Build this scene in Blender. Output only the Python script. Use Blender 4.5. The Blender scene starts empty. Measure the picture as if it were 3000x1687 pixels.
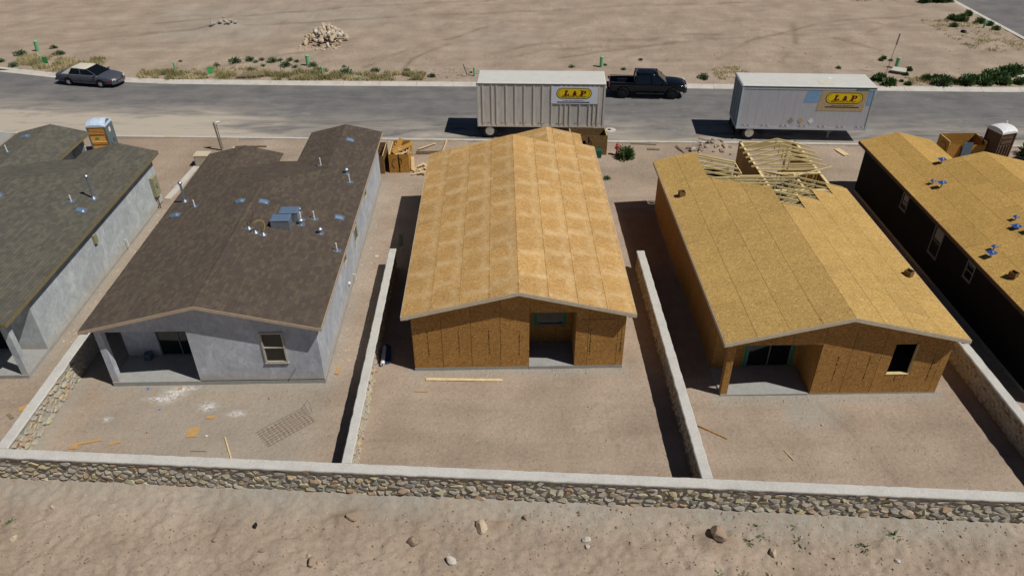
import bpy, bmesh, math, random
import numpy as np
from mathutils import Vector, Matrix, noise
random.seed(7); R = random.Random(11)
S = bpy.context.scene; COL = S.collection
# ---------------------------------------------------------------- camera
cd = bpy.data.cameras.new('camera'); cam = bpy.data.objects.new('camera', cd); COL.objects.link(cam); S.camera = cam
_yaw, _pit, _rol, _f = .0127, .604, -.006, 2.2147
F = Vector((math.sin(_yaw)*math.cos(_pit), math.cos(_yaw)*math.cos(_pit), -math.sin(_pit)))
Rt = Vector((math.cos(_yaw), -math.sin(_yaw), 0)); Up = Rt.cross(F)
R2 = Rt*math.cos(_rol)+Up*math.sin(_rol); U2 = -Rt*math.sin(_rol)+Up*math.cos(_rol)
M = Matrix((R2, U2, -F)).transposed().to_4x4(); M.translation = Vector((3.8394, -24.712, 21.1185)); cam.matrix_world = M
cd.sensor_fit = 'HORIZONTAL'; cd.sensor_width = 36; cd.lens = 36*_f/3; cd.clip_start = .5; cd.clip_end = 3000
# ---------------------------------------------------------------- sky and sun
SUNV = Vector((.62, -.28, 1)).normalized()
el = math.asin(SUNV.z); az = math.atan2(SUNV.x, SUNV.y)
W_ = bpy.data.worlds.new('World'); S.world = W_; W_.use_nodes = True
nt = W_.node_tree; sky = nt.nodes.new('ShaderNodeTexSky'); sky.sky_type = 'NISHITA'; sky.sun_disc = False
sky.altitude = 1200; sky.air_density = .6; sky.dust_density = .2; sky.sun_elevation = el; sky.sun_rotation = az
nt.links.new(sky.outputs[0], nt.nodes['Background'].inputs[0]); nt.nodes['Background'].inputs[1].default_value = .05
sl = bpy.data.lights.new('sun', 'SUN'); sl.energy = 5.0; sl.angle = math.radians(.5); sl.color = (1, .965, .905)
so = bpy.data.objects.new('sun', sl); COL.objects.link(so); so.rotation_euler = SUNV.to_track_quat('Z', 'Y').to_euler(); so.location = (20, -20, 60)
S.view_settings.view_transform = 'Standard'; S.view_settings.look = 'None'; S.view_settings.gamma = 1
S.view_settings.exposure = -.46; S.view_settings.use_curve_mapping = False

# ---------------------------------------------------------------- materials
def lin(c):
    return tuple(((v/255)/12.92 if v/255 <= .04045 else ((v/255+.055)/1.055)**2.4) for v in c)
class N:
    def __init__(s, name, rough=.85, metal=0, spec=.3):
        s.m = bpy.data.materials.new(name); s.m.use_nodes = True; s.t = s.m.node_tree
        s.b = s.t.nodes['Principled BSDF']; s.b.inputs['Roughness'].default_value = rough
        s.b.inputs['Metallic'].default_value = metal; s.b.inputs['Specular IOR Level'].default_value = spec
        s.co = s.n('ShaderNodeTexCoord').outputs['Object']
    def n(s, typ, **k):
        x = s.t.nodes.new(typ)
        for a, v in k.items(): setattr(x, a, v)
        return x
    def l(s, a, b): s.t.links.new(a, b)
    def mapv(s, scale, rot=(0, 0, 0), src=None):
        x = s.n('ShaderNodeMapping'); x.inputs['Scale'].default_value = scale; x.inputs['Rotation'].default_value = rot
        s.l(src or s.co, x.inputs['Vector']); return x.outputs[0]
    def noise(s, scale, detail=4, rough=.6, v=None, dist=0):
        x = s.n('ShaderNodeTexNoise'); x.inputs['Scale'].default_value = scale; x.inputs['Detail'].default_value = detail
        x.inputs['Roughness'].default_value = rough; x.inputs['Distortion'].default_value = dist
        s.l(v or s.co, x.inputs['Vector']); return x.outputs[0]
    def vor(s, scale, v=None, out='Color', feat='F1', rnd=1):
        x = s.n('ShaderNodeTexVoronoi'); x.feature = feat; x.inputs['Scale'].default_value = scale; x.inputs['Randomness'].default_value = rnd
        s.l(v or s.co, x.inputs['Vector']); return x.outputs[out]
    def ramp(s, f, pts, interp='LINEAR'):
        x = s.n('ShaderNodeValToRGB'); x.color_ramp.interpolation = interp; e = x.color_ramp.elements
        while len(e) < len(pts): e.new(.5)
        for i, (p, c) in enumerate(pts):
            e[i].position = p; c = (c, c, c) if not isinstance(c, tuple) else c; e[i].color = (*c, 1)
        s.l(f, x.inputs[0]); return x.outputs[0]
    def mix(s, f, a, b, mode='MIX'):
        x = s.n('ShaderNodeMix', data_type='RGBA', blend_type=mode)
        for sock, v in ((x.inputs[0], f), (x.inputs[6], a), (x.inputs[7], b)):
            if hasattr(v, 'links'): s.l(v, sock)
            elif isinstance(v, tuple): sock.default_value = (*v[:3], 1)
            else: sock.default_value = v
        return x.outputs[2]
    def math(s, op, a, b=0., clamp=False):
        x = s.n('ShaderNodeMath', operation=op, use_clamp=clamp)
        for sock, v in zip(x.inputs, (a, b)):
            if hasattr(v, 'links'): s.l(v, sock)
            else: sock.default_value = v
        return x.outputs[0]
    def attr(s, name, out='Fac'):
        x = s.n('ShaderNodeAttribute'); x.attribute_name = name; return x.outputs[out]
    def rnd(s): return s.n('ShaderNodeObjectInfo').outputs['Random']
    def col(s, c):
        if hasattr(c, 'links'): s.l(c, s.b.inputs['Base Color'])
        else: s.b.inputs['Base Color'].default_value = (*c, 1)
        return s
    def bump(s, h, strength=.3, dist=.02):
        x = s.n('ShaderNodeBump'); x.inputs['Strength'].default_value = strength; x.inputs['Distance'].default_value = dist
        s.l(h, x.inputs['Height']); s.l(x.outputs[0], s.b.inputs['Normal']); return s
    def rgh(s, f): s.l(f, s.b.inputs['Roughness']); return s

def plain(name, rgb, rough=.7, metal=0, var=.12, scale=6, spec=.3, bump=0):
    k = N(name, rough, metal, spec); c = lin(rgb)
    f = k.noise(scale, 5, .65)
    k.col(k.ramp(f, [(.3, tuple(v*(1-var) for v in c)), (.7, tuple(min(1, v*(1+var)) for v in c))]))
    if bump: k.bump(k.noise(scale*6, 3), bump, .01)
    return k.m
MT = {}
def dirt():
    k = N('dirt', .97, 0, .1)
    a = k.ramp(k.noise(.35, 6, .62), [(.3, lin((148, 132, 116))), (.5, lin((164, 147, 130))), (.7, lin((178, 161, 144)))])
    b = k.ramp(k.noise(7, 7, .72), [(.24, .55), (.42, 1.0), (.58, 1.12), (.78, 1.32)])
    c = k.mix(1, a, b, 'MULTIPLY')
    st = k.ramp(k.noise(1, 5, .6, k.mapv((.16, 1.3, 1), (0, 0, .12))), [(.35, .92), (.6, 1.05)])
    c = k.mix(.8, c, st, 'MULTIPLY')
    pit = k.ramp(k.noise(13, 5, .75), [(.3, .68), (.4, 1.)]); c = k.mix(.8, c, pit, 'MULTIPLY')
    c = k.mix(k.ramp(k.noise(1.4, 5, .7), [(.5, 0.), (.75, .5)]), c, lin((150, 126, 106)))
    # small stones and chips
    v = k.vor(9, out='Distance'); vc = k.vor(9)
    sepo = k.n('ShaderNodeSeparateColor'); k.l(vc, sepo.inputs[0])
    sp = k.math('MULTIPLY', k.math('LESS_THAN', v, .17), k.math('GREATER_THAN', sepo.outputs[0], .7))
    c = k.mix(k.math('MULTIPLY', sp, .75), c, k.ramp(sepo.outputs[1], [(0, lin((112, 96, 80))), (.45, lin((150, 134, 116))), (.6, lin((214, 200, 178))), (1, lin((228, 220, 206)))]))
    v2 = k.vor(31, out='Distance'); c2 = k.vor(31)
    s2 = k.n('ShaderNodeSeparateColor'); k.l(c2, s2.inputs[0])
    sp2 = k.math('MULTIPLY', k.math('LESS_THAN', v2, .2), k.math('GREATER_THAN', s2.outputs[0], .72))
    c = k.mix(k.math('MULTIPLY', sp2, .6), c, k.ramp(s2.outputs[1], [(0, lin((96, 78, 64))), (.6, lin((170, 148, 126))), (1, lin((206, 194, 176)))]))
    # grey mortar and concrete dust, white powder, clay tone, tyre tracks: marks laid down in the place
    brk = k.ramp(k.noise(3.2, 6, .7), [(.33, 0.), (.62, 1.)])
    g = k.math('MULTIPLY', k.attr('grey'), brk)
    g = k.math('ADD', k.math('MULTIPLY', k.attr('grey'), .35), k.math('MULTIPLY', g, .6), True)
    c = k.mix(g, c, k.mix(k.noise(9, 4), lin((140, 137, 127)), lin((178, 175, 165))))
    c = k.mix(k.math('MULTIPLY', k.attr('white'), k.ramp(k.noise(6, 6, .75), [(.42, 0.), (.55, 1.)])), c, lin((226, 226, 224)))
    c = k.mix(k.math('MULTIPLY', k.attr('clay'), k.ramp(k.noise(2, 5), [(.3, .4), (.7, 1.)])), c, lin((146, 120, 98)))
    c = k.mix(k.math('MULTIPLY', k.math('MULTIPLY', k.attr('track'), k.ramp(k.noise(5, 4, .7), [(.3, .4), (.6, 1.)])), .75), c, lin((118, 100, 84)))
    k.col(c)
    h = k.math('ADD', k.math('MULTIPLY', k.noise(4, 7, .7), 1.), k.math('MULTIPLY', k.noise(26, 4, .7), .35))
    h = k.math('ADD', h, k.math('MULTIPLY', sp, .3))
    k.bump(h, .75, .07); return k.m
MT['dirt'] = dirt()
def asphalt():
    k = N('asphalt', .9, 0, .25)
    c = k.ramp(k.noise(.5, 5, .6), [(.3, lin((94, 94, 97))), (.7, lin((118, 116, 116)))])
    c = k.mix(.5, c, k.ramp(k.noise(60, 3, .8), [(.35, .6), (.65, 1.35)]), 'MULTIPLY')
    band = k.attr('dust')
    n1 = k.noise(.5, 6, .68, k.mapv((.35, 1.6, 1), (0, 0, .06)), .6)
    f = k.math('MULTIPLY', k.ramp(n1, [(.34, 0.), (.66, 1.)]), k.math('ADD', k.math('MULTIPLY', band, 1.1), .16))
    f = k.math('ADD', f, k.math('MULTIPLY', k.attr('pale'), k.ramp(k.noise(.7, 7, .75, k.mapv((.4, 1.3, 1), (0, 0, .1)), .8), [(.32, .25), (.6, .95)])), True)
    c = k.mix(f, c, lin((184, 173, 158)))
    sc = k.ramp(k.noise(1.6, 6, .7, k.mapv((.45, 2.2, 1), (0, 0, .25)), 1.2), [(.6, 0.), (.7, 1.)])
    c = k.mix(k.math('MULTIPLY', sc, .55), c, lin((176, 168, 158)))
    k.col(c); k.bump(k.noise(90, 2), .3, .01); return k.m
MT['asphalt'] = asphalt()
def concrete(name, rgb, var=.16, sc=2.5, bump=.25):
    k = N(name, .9, 0, .2); c = lin(rgb)
    a = k.ramp(k.noise(sc, 6, .68), [(.28, tuple(v*(1-var*1.6) for v in c)), (.5, c), (.72, tuple(min(1, v*(1+var)) for v in c))])
    b = k.ramp(k.noise(sc*11, 5, .7), [(.3, .84), (.7, 1.1)])
    k.col(k.mix(1, a, b, 'MULTIPLY')); k.bump(k.noise(sc*14, 4), bump, .01); return k.m
MT['kerb'] = concrete('kerb_concrete', (200, 194, 184), .12, 1.2)
MT['slab'] = concrete('slab_concrete', (160, 160, 156), .1, 2)
MT['cap'] = concrete('wall_cap_plaster', (200, 197, 190), .08, 1.2, .3)
MT['mortar'] = concrete('grey_mortar', (178, 174, 163), .14, 3, .6)
def stucco(name, rgb):
    k = N(name, .92, 0, .15); c = lin(rgb)
    n1 = k.noise(.8, 6, .62, None, 1.4)
    a = k.ramp(n1, [(.28, tuple(v*.78 for v in c)), (.48, tuple(v*.96 for v in c)), (.58, tuple(v*1.04 for v in c)), (.72, tuple(v*1.24 for v in c))])
    b = k.ramp(k.noise(3.5, 6, .7, k.mapv((1, 1, .5)), 1.8), [(.35, .86), (.65, 1.14)])
    sx = k.n('ShaderNodeSeparateXYZ'); k.l(k.co, sx.inputs[0])
    low = k.math('MULTIPLY', k.ramp(k.math('ADD', sx.outputs[2], k.math('MULTIPLY', k.noise(1.5, 5), .35)), [(.2, .75), (.62, 0.)]), .7)
    k.col(k.mix(low, k.mix(1, a, b, 'MULTIPLY'), lin((176, 160, 138)))); k.bump(k.noise(50, 3), .3, .006); return k.m
MT['stucco'] = stucco('grey_scratch_stucco', (184, 188, 195))
MT['stucco_pale'] = stucco('pale_grey_stucco', (184, 190, 192))
def osb(name, dark, mid, light, frost=0.):
    k = N(name, .8, 0, .25)
    w = k.n('ShaderNodeTexNoise'); w.inputs['Scale'].default_value = 2.2; k.l(k.co, w.inputs['Vector'])
    mv = k.n('ShaderNodeVectorMath', operation='MULTIPLY_ADD'); k.l(w.outputs['Color'], mv.inputs[0]); mv.inputs[1].default_value = (.5, .5, .5); k.l(k.co, mv.inputs[2])
    cols = []
    for i, (rt, sc) in enumerate((((.3, .2, .6), 16), ((.1, .5, -.7), 13), ((.6, .1, 1.5), 19))):
        m = k.mapv((1, 3.4, 2.2), rt, mv.outputs[0]); v = k.vor(sc, m); s = k.n('ShaderNodeSeparateColor'); k.l(v, s.inputs[0]); cols.append(s.outputs[i])
    f = k.math('MULTIPLY', k.math('ADD', k.math('ADD', cols[0], cols[1]), cols[2]), .3333)
    c = k.ramp(f, [(.14, lin(dark)), (.4, lin(mid)), (.6, lin(mid)), (.82, lin(light))])
    big = k.ramp(k.noise(1.1, 5, .65), [(.3, .92), (.7, 1.07)])
    c = k.mix(1, c, big, 'MULTIPLY')
    c = k.mix(1, c, k.ramp(k.rnd(), [(0, .93), (1, 1.06)]), 'MULTIPLY')
    if frost:
        # pale scuffing along the sheet joints and across each sheet
        sx = k.n('ShaderNodeSeparateXYZ'); k.l(mv.outputs[0], sx.inputs[0])
        def band(o, per, ph, wd):
            t = k.math('ABSOLUTE', k.math('SUBTRACT', k.math('FRACT', k.math('ADD', k.math('DIVIDE', o, per), ph)), .5))
            return k.ramp(t, [(.5-wd*2.2, 0.), (.5-wd*.3, 1.)])
        colm = k.math('MULTIPLY', k.math('FLOOR', k.math('DIVIDE', sx.outputs[0], 1.185)), 1.21); b1 = band(k.math('ADD', sx.outputs[1], colm), 1.66, .3, .1); b2 = band(sx.outputs[0], 1.185, .27, .09)
        b = k.math('MAXIMUM', b1, k.math('MULTIPLY', b2, .8)); fn = k.ramp(k.noise(1.3, 6, .72), [(.34, 0.), (.62, 1.)])
        c = k.mix(k.math('MULTIPLY', k.math('MULTIPLY', b, fn), frost), c, lin((226, 200, 156)))
    k.col(c); k.bump(f, .25, .004); return k.m
MT['osb3'] = osb('osb_roof_scuffed', (150, 108, 58), (190, 148, 90), (224, 192, 134), .5)
MT['osb4'] = osb('osb_roof_yellow', (142, 106, 54), (188, 152, 88), (222, 194, 130))
MT['osb5'] = osb('osb_roof_olive', (142, 106, 46), (184, 146, 80), (216, 184, 112))
MT['osbw'] = osb('osb_wall_brown', (116, 78, 38), (168, 124, 66), (200, 158, 98))
MT['osbd'] = osb('osb_weathered', (80, 58, 34), (124, 98, 62), (150, 126, 88))
MT['under'] = plain('joint_shadow_wood', (70, 50, 30))
def wood(name, a, b):
    k = N(name, .75, 0, .2)
    f = k.noise(5, 5, .6, k.mapv((1, 1, 1)), 1.5)
    c = k.ramp(f, [(.3, lin(a)), (.7, lin(b))]); k.col(k.mix(1, c, k.ramp(k.rnd(), [(0, .82), (1, 1.1)]), 'MULTIPLY')); return k.m
MT['lumber'] = wood('new_lumber', (212, 188, 132), (232, 212, 158))
MT['scrap'] = wood('pale_scrap_lumber', (200, 172, 124), (232, 212, 170))
MT['grey_wood'] = wood('weathered_lumber', (112, 98, 80), (150, 136, 112))
def shingle(name, cols, attr):
    k = N(name, .95, 0, .15)
    f = k.attr('tone') if attr else k.rnd()
    c = k.ramp(f, [(i/len(cols), lin(c)) for i, c in enumerate(cols)], 'CONSTANT')
    c = k.mix(1, c, k.ramp(k.noise(.9, 5, .6), [(.3, .94), (.7, 1.05)]), 'MULTIPLY')
    c = k.mix(1, c, k.ramp(k.noise(70, 3, .8), [(.3, .75), (.7, 1.25)]), 'MULTIPLY')
    k.col(c); k.bump(k.noise(120, 2), .4, .004); return k.m
BR = [(88, 78, 69), (94, 83, 73), (86, 77, 70), (99, 89, 77), (91, 80, 74), (92, 83, 72), (87, 76, 68), (97, 87, 75)]
GR = [(95, 92, 83), (101, 97, 87), (93, 91, 84), (107, 103, 92), (98, 93, 85), (101, 99, 90), (91, 88, 80), (104, 99, 86)]
for n_, c_ in (('brown', BR), ('green', GR)):
    MT['sh_'+n_] = shingle('shingle_'+n_, c_, False); MT['sh_'+n_+'_a'] = shingle('shingle_'+n_+'_field', c_, True)
def stone():
    k = N('rubble_stone', .9, 0, .2)
    pal = [(186, 176, 150), (178, 170, 154), (194, 174, 130), (170, 164, 150), (182, 168, 150), (190, 180, 156), (178, 148, 118), (184, 174, 142), (166, 160, 148), (180, 164, 146)]
    c = k.ramp(k.math('FRACT', k.math('ADD', k.rnd(), k.attr('tone'))), [(i/len(pal), lin(p)) for i, p in enumerate(pal)], 'CONSTANT')
    c = k.mix(.9, c, k.ramp(k.noise(5, 5, .7), [(.3, .78), (.7, 1.2)]), 'MULTIPLY')
    c = k.mix(k.ramp(k.noise(7, 6, .7), [(.46, 0.), (.64, .75)]), c, lin((182, 176, 162)))
    k.col(c); k.bump(k.noise(16, 6, .7), .9, .035); return k.m
MT['stone'] = stone()
MT['paleRock'] = concrete('pale_sandstone', (196, 178, 152), .2, 3, .5)
MT['whiteRock'] = concrete('whitish_rock', (206, 198, 186), .14, 4, .5)
MT['brownRock'] = concrete('dirt_clod', (160, 140, 120), .16, 4, .8)
MT['fascia_tan'] = plain('fascia_primed_tan', (204, 190, 166), .7)
MT['fascia_brown'] = plain('fascia_taupe', (184, 164, 142), .7)
MT['fascia_olive'] = plain('fascia_olive', (126, 116, 84), .7)
MT['fascia_dark'] = plain('fascia_dark_brown', (84, 62, 48), .7)
MT['felt'] = plain('black_building_felt', (18, 17, 18), .9)
MT['glass'] = plain('dark_window_glass', (22, 26, 26), .08, 0, .1, 1, .6)
MT['frame'] = plain('almond_window_frame', (182, 174, 158), .5)
MT['greytrim'] = plain('grey_window_frame', (120, 124, 126), .5)
MT['greentape'] = plain('green_flashing_tape', (30, 140, 100), .6)
MT['galv'] = plain('galvanised_steel', (168, 178, 188), .5, .85, .12, 9)
MT['galvbox'] = plain('galvanised_sheet', (160, 170, 180), .38, .7, .08, 5)
MT['blueflash'] = plain('blue_film_flashing', (44, 92, 176), .35, .2, .1, 5)
MT['pvc'] = plain('white_pvc', (228, 224, 218), .45)
MT['copper'] = plain('copper_line', (120, 70, 50), .4, .7)
MT['yellow'] = plain('yellow_wire', (196, 176, 30), .5)
MT['black'] = plain('black_rubber', (20, 20, 21), .75)
MT['darksteel'] = plain('dark_steel', (38, 42, 50), .5, .3)
MT['rust'] = plain('rusty_wire', (124, 96, 78), .85)
def streaky(name, rgb, am):
    k = N(name, .5, .1); c = lin(rgb); a = k.ramp(k.noise(3, 5, .7, k.mapv((1.6, 1, .22))), [(.35, tuple(v*(1-am) for v in c)), (.65, c)])
    rust = k.ramp(k.noise(6, 6, .75, k.mapv((1.2, 1, .3))), [(.62, 0.), (.78, .5)])
    k.col(k.mix(rust, a, lin((140, 118, 96)))); return k.m
MT['tin'] = streaky('trailer_side_paint', (214, 212, 206), .22)
MT['tin2'] = streaky('trailer_side_silver', (192, 196, 206), .12)
MT['rib'] = plain('trailer_rib', (206, 198, 186), .6)
MT['troof'] = plain('trailer_roof_white', (206, 204, 198), .6, 0, .06, 1.5)
MT['doorblue'] = plain('trailer_door_blue_grey', (92, 112, 136), .5)
MT['trim'] = plain('trailer_trim_pale_blue', (180, 200, 208), .5)
MT['signwhite'] = plain('banner_white', (222, 230, 240), .5, 0, .04)
MT['signtan'] = plain('banner_tan', (186, 166, 130), .6, 0, .14)
MT['signyel'] = plain('sign_yellow', (236, 208, 30), .5, 0, .04)
MT['signblk'] = plain('sign_black', (30, 18, 16), .6)
MT['maroon'] = plain('letter_maroon', (60, 14, 14), .6)
MT['redlet'] = plain('letter_red_orange', (196, 72, 42), .6)
MT['faintgold'] = plain('letter_dim_gold', (120, 100, 20), .6)
MT['navy'] = plain('print_navy', (30, 42, 66), .6)
MT['paleprint'] = plain('print_grey_blue', (120, 136, 156), .6)
MT['bluepatch'] = plain('faded_blue_paint', (130, 170, 210), .6)
MT['green'] = plain('sign_green', (30, 160, 66), .6)
MT['mint'] = plain('mint_green_plastic', (128, 186, 142), .5)
MT['redref'] = plain('red_reflector', (150, 40, 40), .4)
MT['white'] = plain('white_paint', (226, 226, 224), .5)
MT['chrome'] = plain('chrome', (200, 200, 200), .15, 1, .05)
MT['rim'] = plain('wheel_rim_silver', (190, 190, 188), .35, .6)
MT['carpaint'] = plain('grey_blue_car_paint', (92, 97, 108), .22, .35, .05, 3, .6)
MT['cream'] = plain('cream_vinyl_roof', (206, 200, 184), .75)
MT['truckpaint'] = plain('black_truck_paint', (10, 12, 20), .12, .1, .05, 3, .7)
MT['carglass'] = plain('car_glass', (14, 20, 22), .05, 0, .05, 2, .7)
MT['head'] = plain('headlight_lens', (220, 216, 205), .1)
MT['pink'] = plain('faded_red_hydrant_paint', (196, 92, 98), .6)
MT['porta_tan'] = plain('porta_orange_tan', (222, 170, 92), .55)
MT['porta_grey'] = plain('porta_grey', (100, 112, 116), .55)
MT['porta_roof'] = plain('porta_pale_blue_roof', (196, 212, 232), .45)
MT['porta_brown'] = plain('porta_brown', (92, 70, 56), .55)
MT['tanbox'] = plain('tan_cabinet', (176, 158, 128), .6)
MT['elec'] = plain('beige_electric_panel', (150, 146, 116), .55)
MT['bluepl'] = plain('bright_blue_plastic', (40, 130, 220), .5)
MT['bluewrap'] = plain('blue_wrap', (40, 58, 100), .6)
MT['tgreen'] = plain('green_utility_box', (40, 84, 66), .6)
MT['slate'] = plain('blue_grey_sheet', (84, 98, 112), .5)
MT['print'] = plain('black_stamp_print', (54, 36, 20), .8)
MT['yelpaint'] = plain('yellow_marking_paint', (214, 200, 90), .8)
MT['treated'] = plain('green_treated_lumber', (120, 128, 92), .8)
MT['orangeosb'] = plain('orange_osb_scrap', (190, 150, 96), .8)
def leaf(name, a, b):
    k = N(name, .8, 0, .15); f = k.attr('tone'); k.col(k.ramp(k.math('FRACT', k.math('ADD', f, k.math('MULTIPLY', k.rnd(), .25))), [(0, lin(a)), (1, lin(b))])); return k.m
MT['shrub'] = leaf('desert_shrub_leaves', (82, 98, 72), (150, 162, 128))
MT['shrub2'] = leaf('tumbleweed_green', (60, 86, 48), (124, 146, 94))
MT['drygrass'] = leaf('dry_grass', (126, 126, 80), (206, 190, 148))

# ---------------------------------------------------------------- mesh helpers
class MB:
    def __init__(s): s.v = []; s.f = []; s.tone = None
    def add(s, vs, fs):
        o = len(s.v); s.v += [tuple(v) for v in vs]; s.f += [tuple(i+o for i in f) for f in fs]; return s
    def box(s, x0, x1, y0, y1, z0, z1):
        return s.add([(x0, y0, z0), (x1, y0, z0), (x1, y1, z0), (x0, y1, z0), (x0, y0, z1), (x1, y0, z1), (x1, y1, z1), (x0, y1, z1)],
                     [(3, 2, 1, 0), (4, 5, 6, 7), (0, 1, 5, 4), (1, 2, 6, 5), (2, 3, 7, 6), (3, 0, 4, 7)])
    def prism(s, pts, off):
        n = len(pts); off = Vector(off); a = [Vector(p) for p in pts]; b = [p+off for p in a]
        return s.add(a+b, [tuple(range(n))[::-1], tuple(range(n, 2*n))]+[(i, (i+1) % n, n+(i+1) % n, n+i) for i in range(n)])
    def bar(s, p, q, w, h=None, up=(0, 0, 1)):
        p, q = Vector(p), Vector(q); d = (q-p).normalized(); u = Vector(up)
        if abs(d.dot(u)) > .95: u = Vector((0, 1, 0))
        a = d.cross(u).normalized()*w/2; b = a.cross(d).normalized()*(h or w)/2
        vs = [p-a-b, p+a-b, p+a+b, p-a+b, q-a-b, q+a-b, q+a+b, q-a+b]
        return s.add(vs, [(0, 1, 2, 3), (7, 6, 5, 4), (0, 4, 5, 1), (1, 5, 6, 2), (2, 6, 7, 3), (3, 7, 4, 0)])
    def tube(s, pts, r, n=8, cap=True):
        pts = [Vector(p) for p in pts]; rs = r if isinstance(r, (list, tuple)) else [r]*len(pts); rings = []
        for i, p in enumerate(pts):
            d = (pts[min(i+1, len(pts)-1)]-pts[max(i-1, 0)]).normalized(); u = Vector((0, 0, 1)) if abs(d.z) < .9 else Vector((0, 1, 0))
            a = d.cross(u).normalized(); b = a.cross(d)
            rings.append([p+(a*math.cos(2*math.pi*j/n)+b*math.sin(2*math.pi*j/n))*rs[i] for j in range(n)])
        vs = [v for r_ in rings for v in r_]; fs = []
        for i in range(len(rings)-1):
            for j in range(n): fs.append((i*n+j, i*n+(j+1) % n, (i+1)*n+(j+1) % n, (i+1)*n+j))
        if cap: fs += [tuple(range(n))[::-1], tuple(range(len(vs)-n, len(vs)))]
        return s.add(vs, fs)
    def loft(s, rings, cap=True):
        n = len(rings[0]); vs = [v for r_ in rings for v in r_]; fs = []
        for i in range(len(rings)-1):
            for j in range(n): fs.append((i*n+j, i*n+(j+1) % n, (i+1)*n+(j+1) % n, (i+1)*n+j))
        if cap: fs += [tuple(range(n))[::-1], tuple(range(len(vs)-n, len(vs)))]
        return s.add(vs, fs)
    def mesh(s, name, mat, smooth=False, fix=True):
        me = bpy.data.meshes.new(name); me.from_pydata(s.v, [], s.f)
        if fix:
            bm = bmesh.new(); bm.from_mesh(me); bmesh.ops.recalc_face_normals(bm, faces=bm.faces); bm.to_mesh(me); bm.free()
        if s.tone is not None:
            a = me.attributes.new('tone', 'FLOAT', 'FACE'); a.data.foreach_set('value', s.tone)
        me.materials.append(MT[mat] if isinstance(mat, str) else mat)
        if smooth: me.polygons.foreach_set('use_smooth', [True]*len(me.polygons))
        me.update(); return me
    def build(s, name, mat, parent=None, smooth=False, fix=True, **k):
        return link(name, s.mesh(name, mat, smooth, fix), parent, **k)
def link(name, data, parent=None, loc=None, rot=None, label=None, cat=None, group=None, kind=None, scale=None):
    o = bpy.data.objects.new(name, data); COL.objects.link(o)
    if parent is not None: o.parent = parent
    if loc is not None: o.location = loc
    if rot is not None: o.rotation_euler = rot
    if scale is not None: o.scale = scale if hasattr(scale, '__len__') else (scale,)*3
    for a, v in (('label', label), ('category', cat), ('group', group), ('kind', kind)):
        if v: o[a] = v
    return o
def thing(name, label, cat, loc=(0, 0, 0), rz=0, group=None):
    return link(name, None, None, loc, (0, 0, rz), label, cat, group)
def copy_tree(o, parent=None):
    c = o.copy(); COL.objects.link(c)
    if parent: c.parent = parent
    for ch in [x for x in KIDS.get(o.name, [])]: copy_tree(ch, c)
    return c
KIDS = {}
def kids_index():
    KIDS.clear()
    for x in bpy.data.objects:
        if x.parent: KIDS.setdefault(x.parent.name, []).append(x)
def baked(o, mods):
    """apply modifiers, keep result as plain mesh"""
    for m, kw in mods:
        md = o.modifiers.new(m, m)
        for a, v in kw.items(): setattr(md, a, v)
    dg = bpy.context.evaluated_depsgraph_get(); me = bpy.data.meshes.new_from_object(o.evaluated_get(dg)); o.modifiers.clear(); o.data = me; return o
def text_mesh(txt, size, ext=0, off=0, shear=0):
    c = bpy.data.curves.new('t', 'FONT'); c.body = txt; c.size = size; c.extrude = ext; c.offset = off; c.shear = shear; c.align_x = 'CENTER'
    o = bpy.data.objects.new('t', c); COL.objects.link(o); dg = bpy.context.evaluated_depsgraph_get()
    me = bpy.data.meshes.new_from_object(o.evaluated_get(dg)); bpy.data.objects.remove(o); return me
def clip(poly, x0, x1, y0, y1):
    for ax, lim, sg in ((0, x0, 1), (0, x1, -1), (1, y0, 1), (1, y1, -1)):
        out = []; n = len(poly)
        for i in range(n):
            a, b = poly[i], poly[(i+1) % n]; da, db = (a[ax]-lim)*sg, (b[ax]-lim)*sg
            if da >= 0: out.append(a)
            if (da > 0 and db < 0) or (da < 0 and db > 0):
                t = da/(da-db); out.append((a[0]+(b[0]-a[0])*t, a[1]+(b[1]-a[1])*t))
        poly = out
        if len(poly) < 3: return []
    return poly
def area(p): return abs(sum(p[i][0]*p[(i+1) % len(p)][1]-p[(i+1) % len(p)][0]*p[i][1] for i in range(len(p))))/2
def fbm(x, y, o=4):
    v = 0; a = 1
    for i in range(o): v += a*noise.noise((x, y, 3.1*i)); x *= 2.03; y *= 2.03; a *= .5
    return v
ORD = ['leftmost', 'second', 'third', 'fourth', 'fifth', 'sixth', 'seventh', 'eighth', 'ninth', 'tenth', 'eleventh', 'twelfth', 'thirteenth', 'fourteenth', 'fifteenth', 'sixteenth', 'seventeenth', 'eighteenth', 'nineteenth', 'twentieth', 'twenty-first', 'twenty-second', 'twenty-third', 'twenty-fourth', 'twenty-fifth']
def nth(i): return 'leftmost' if i == 0 else ORD[i]+' from the left'
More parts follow.
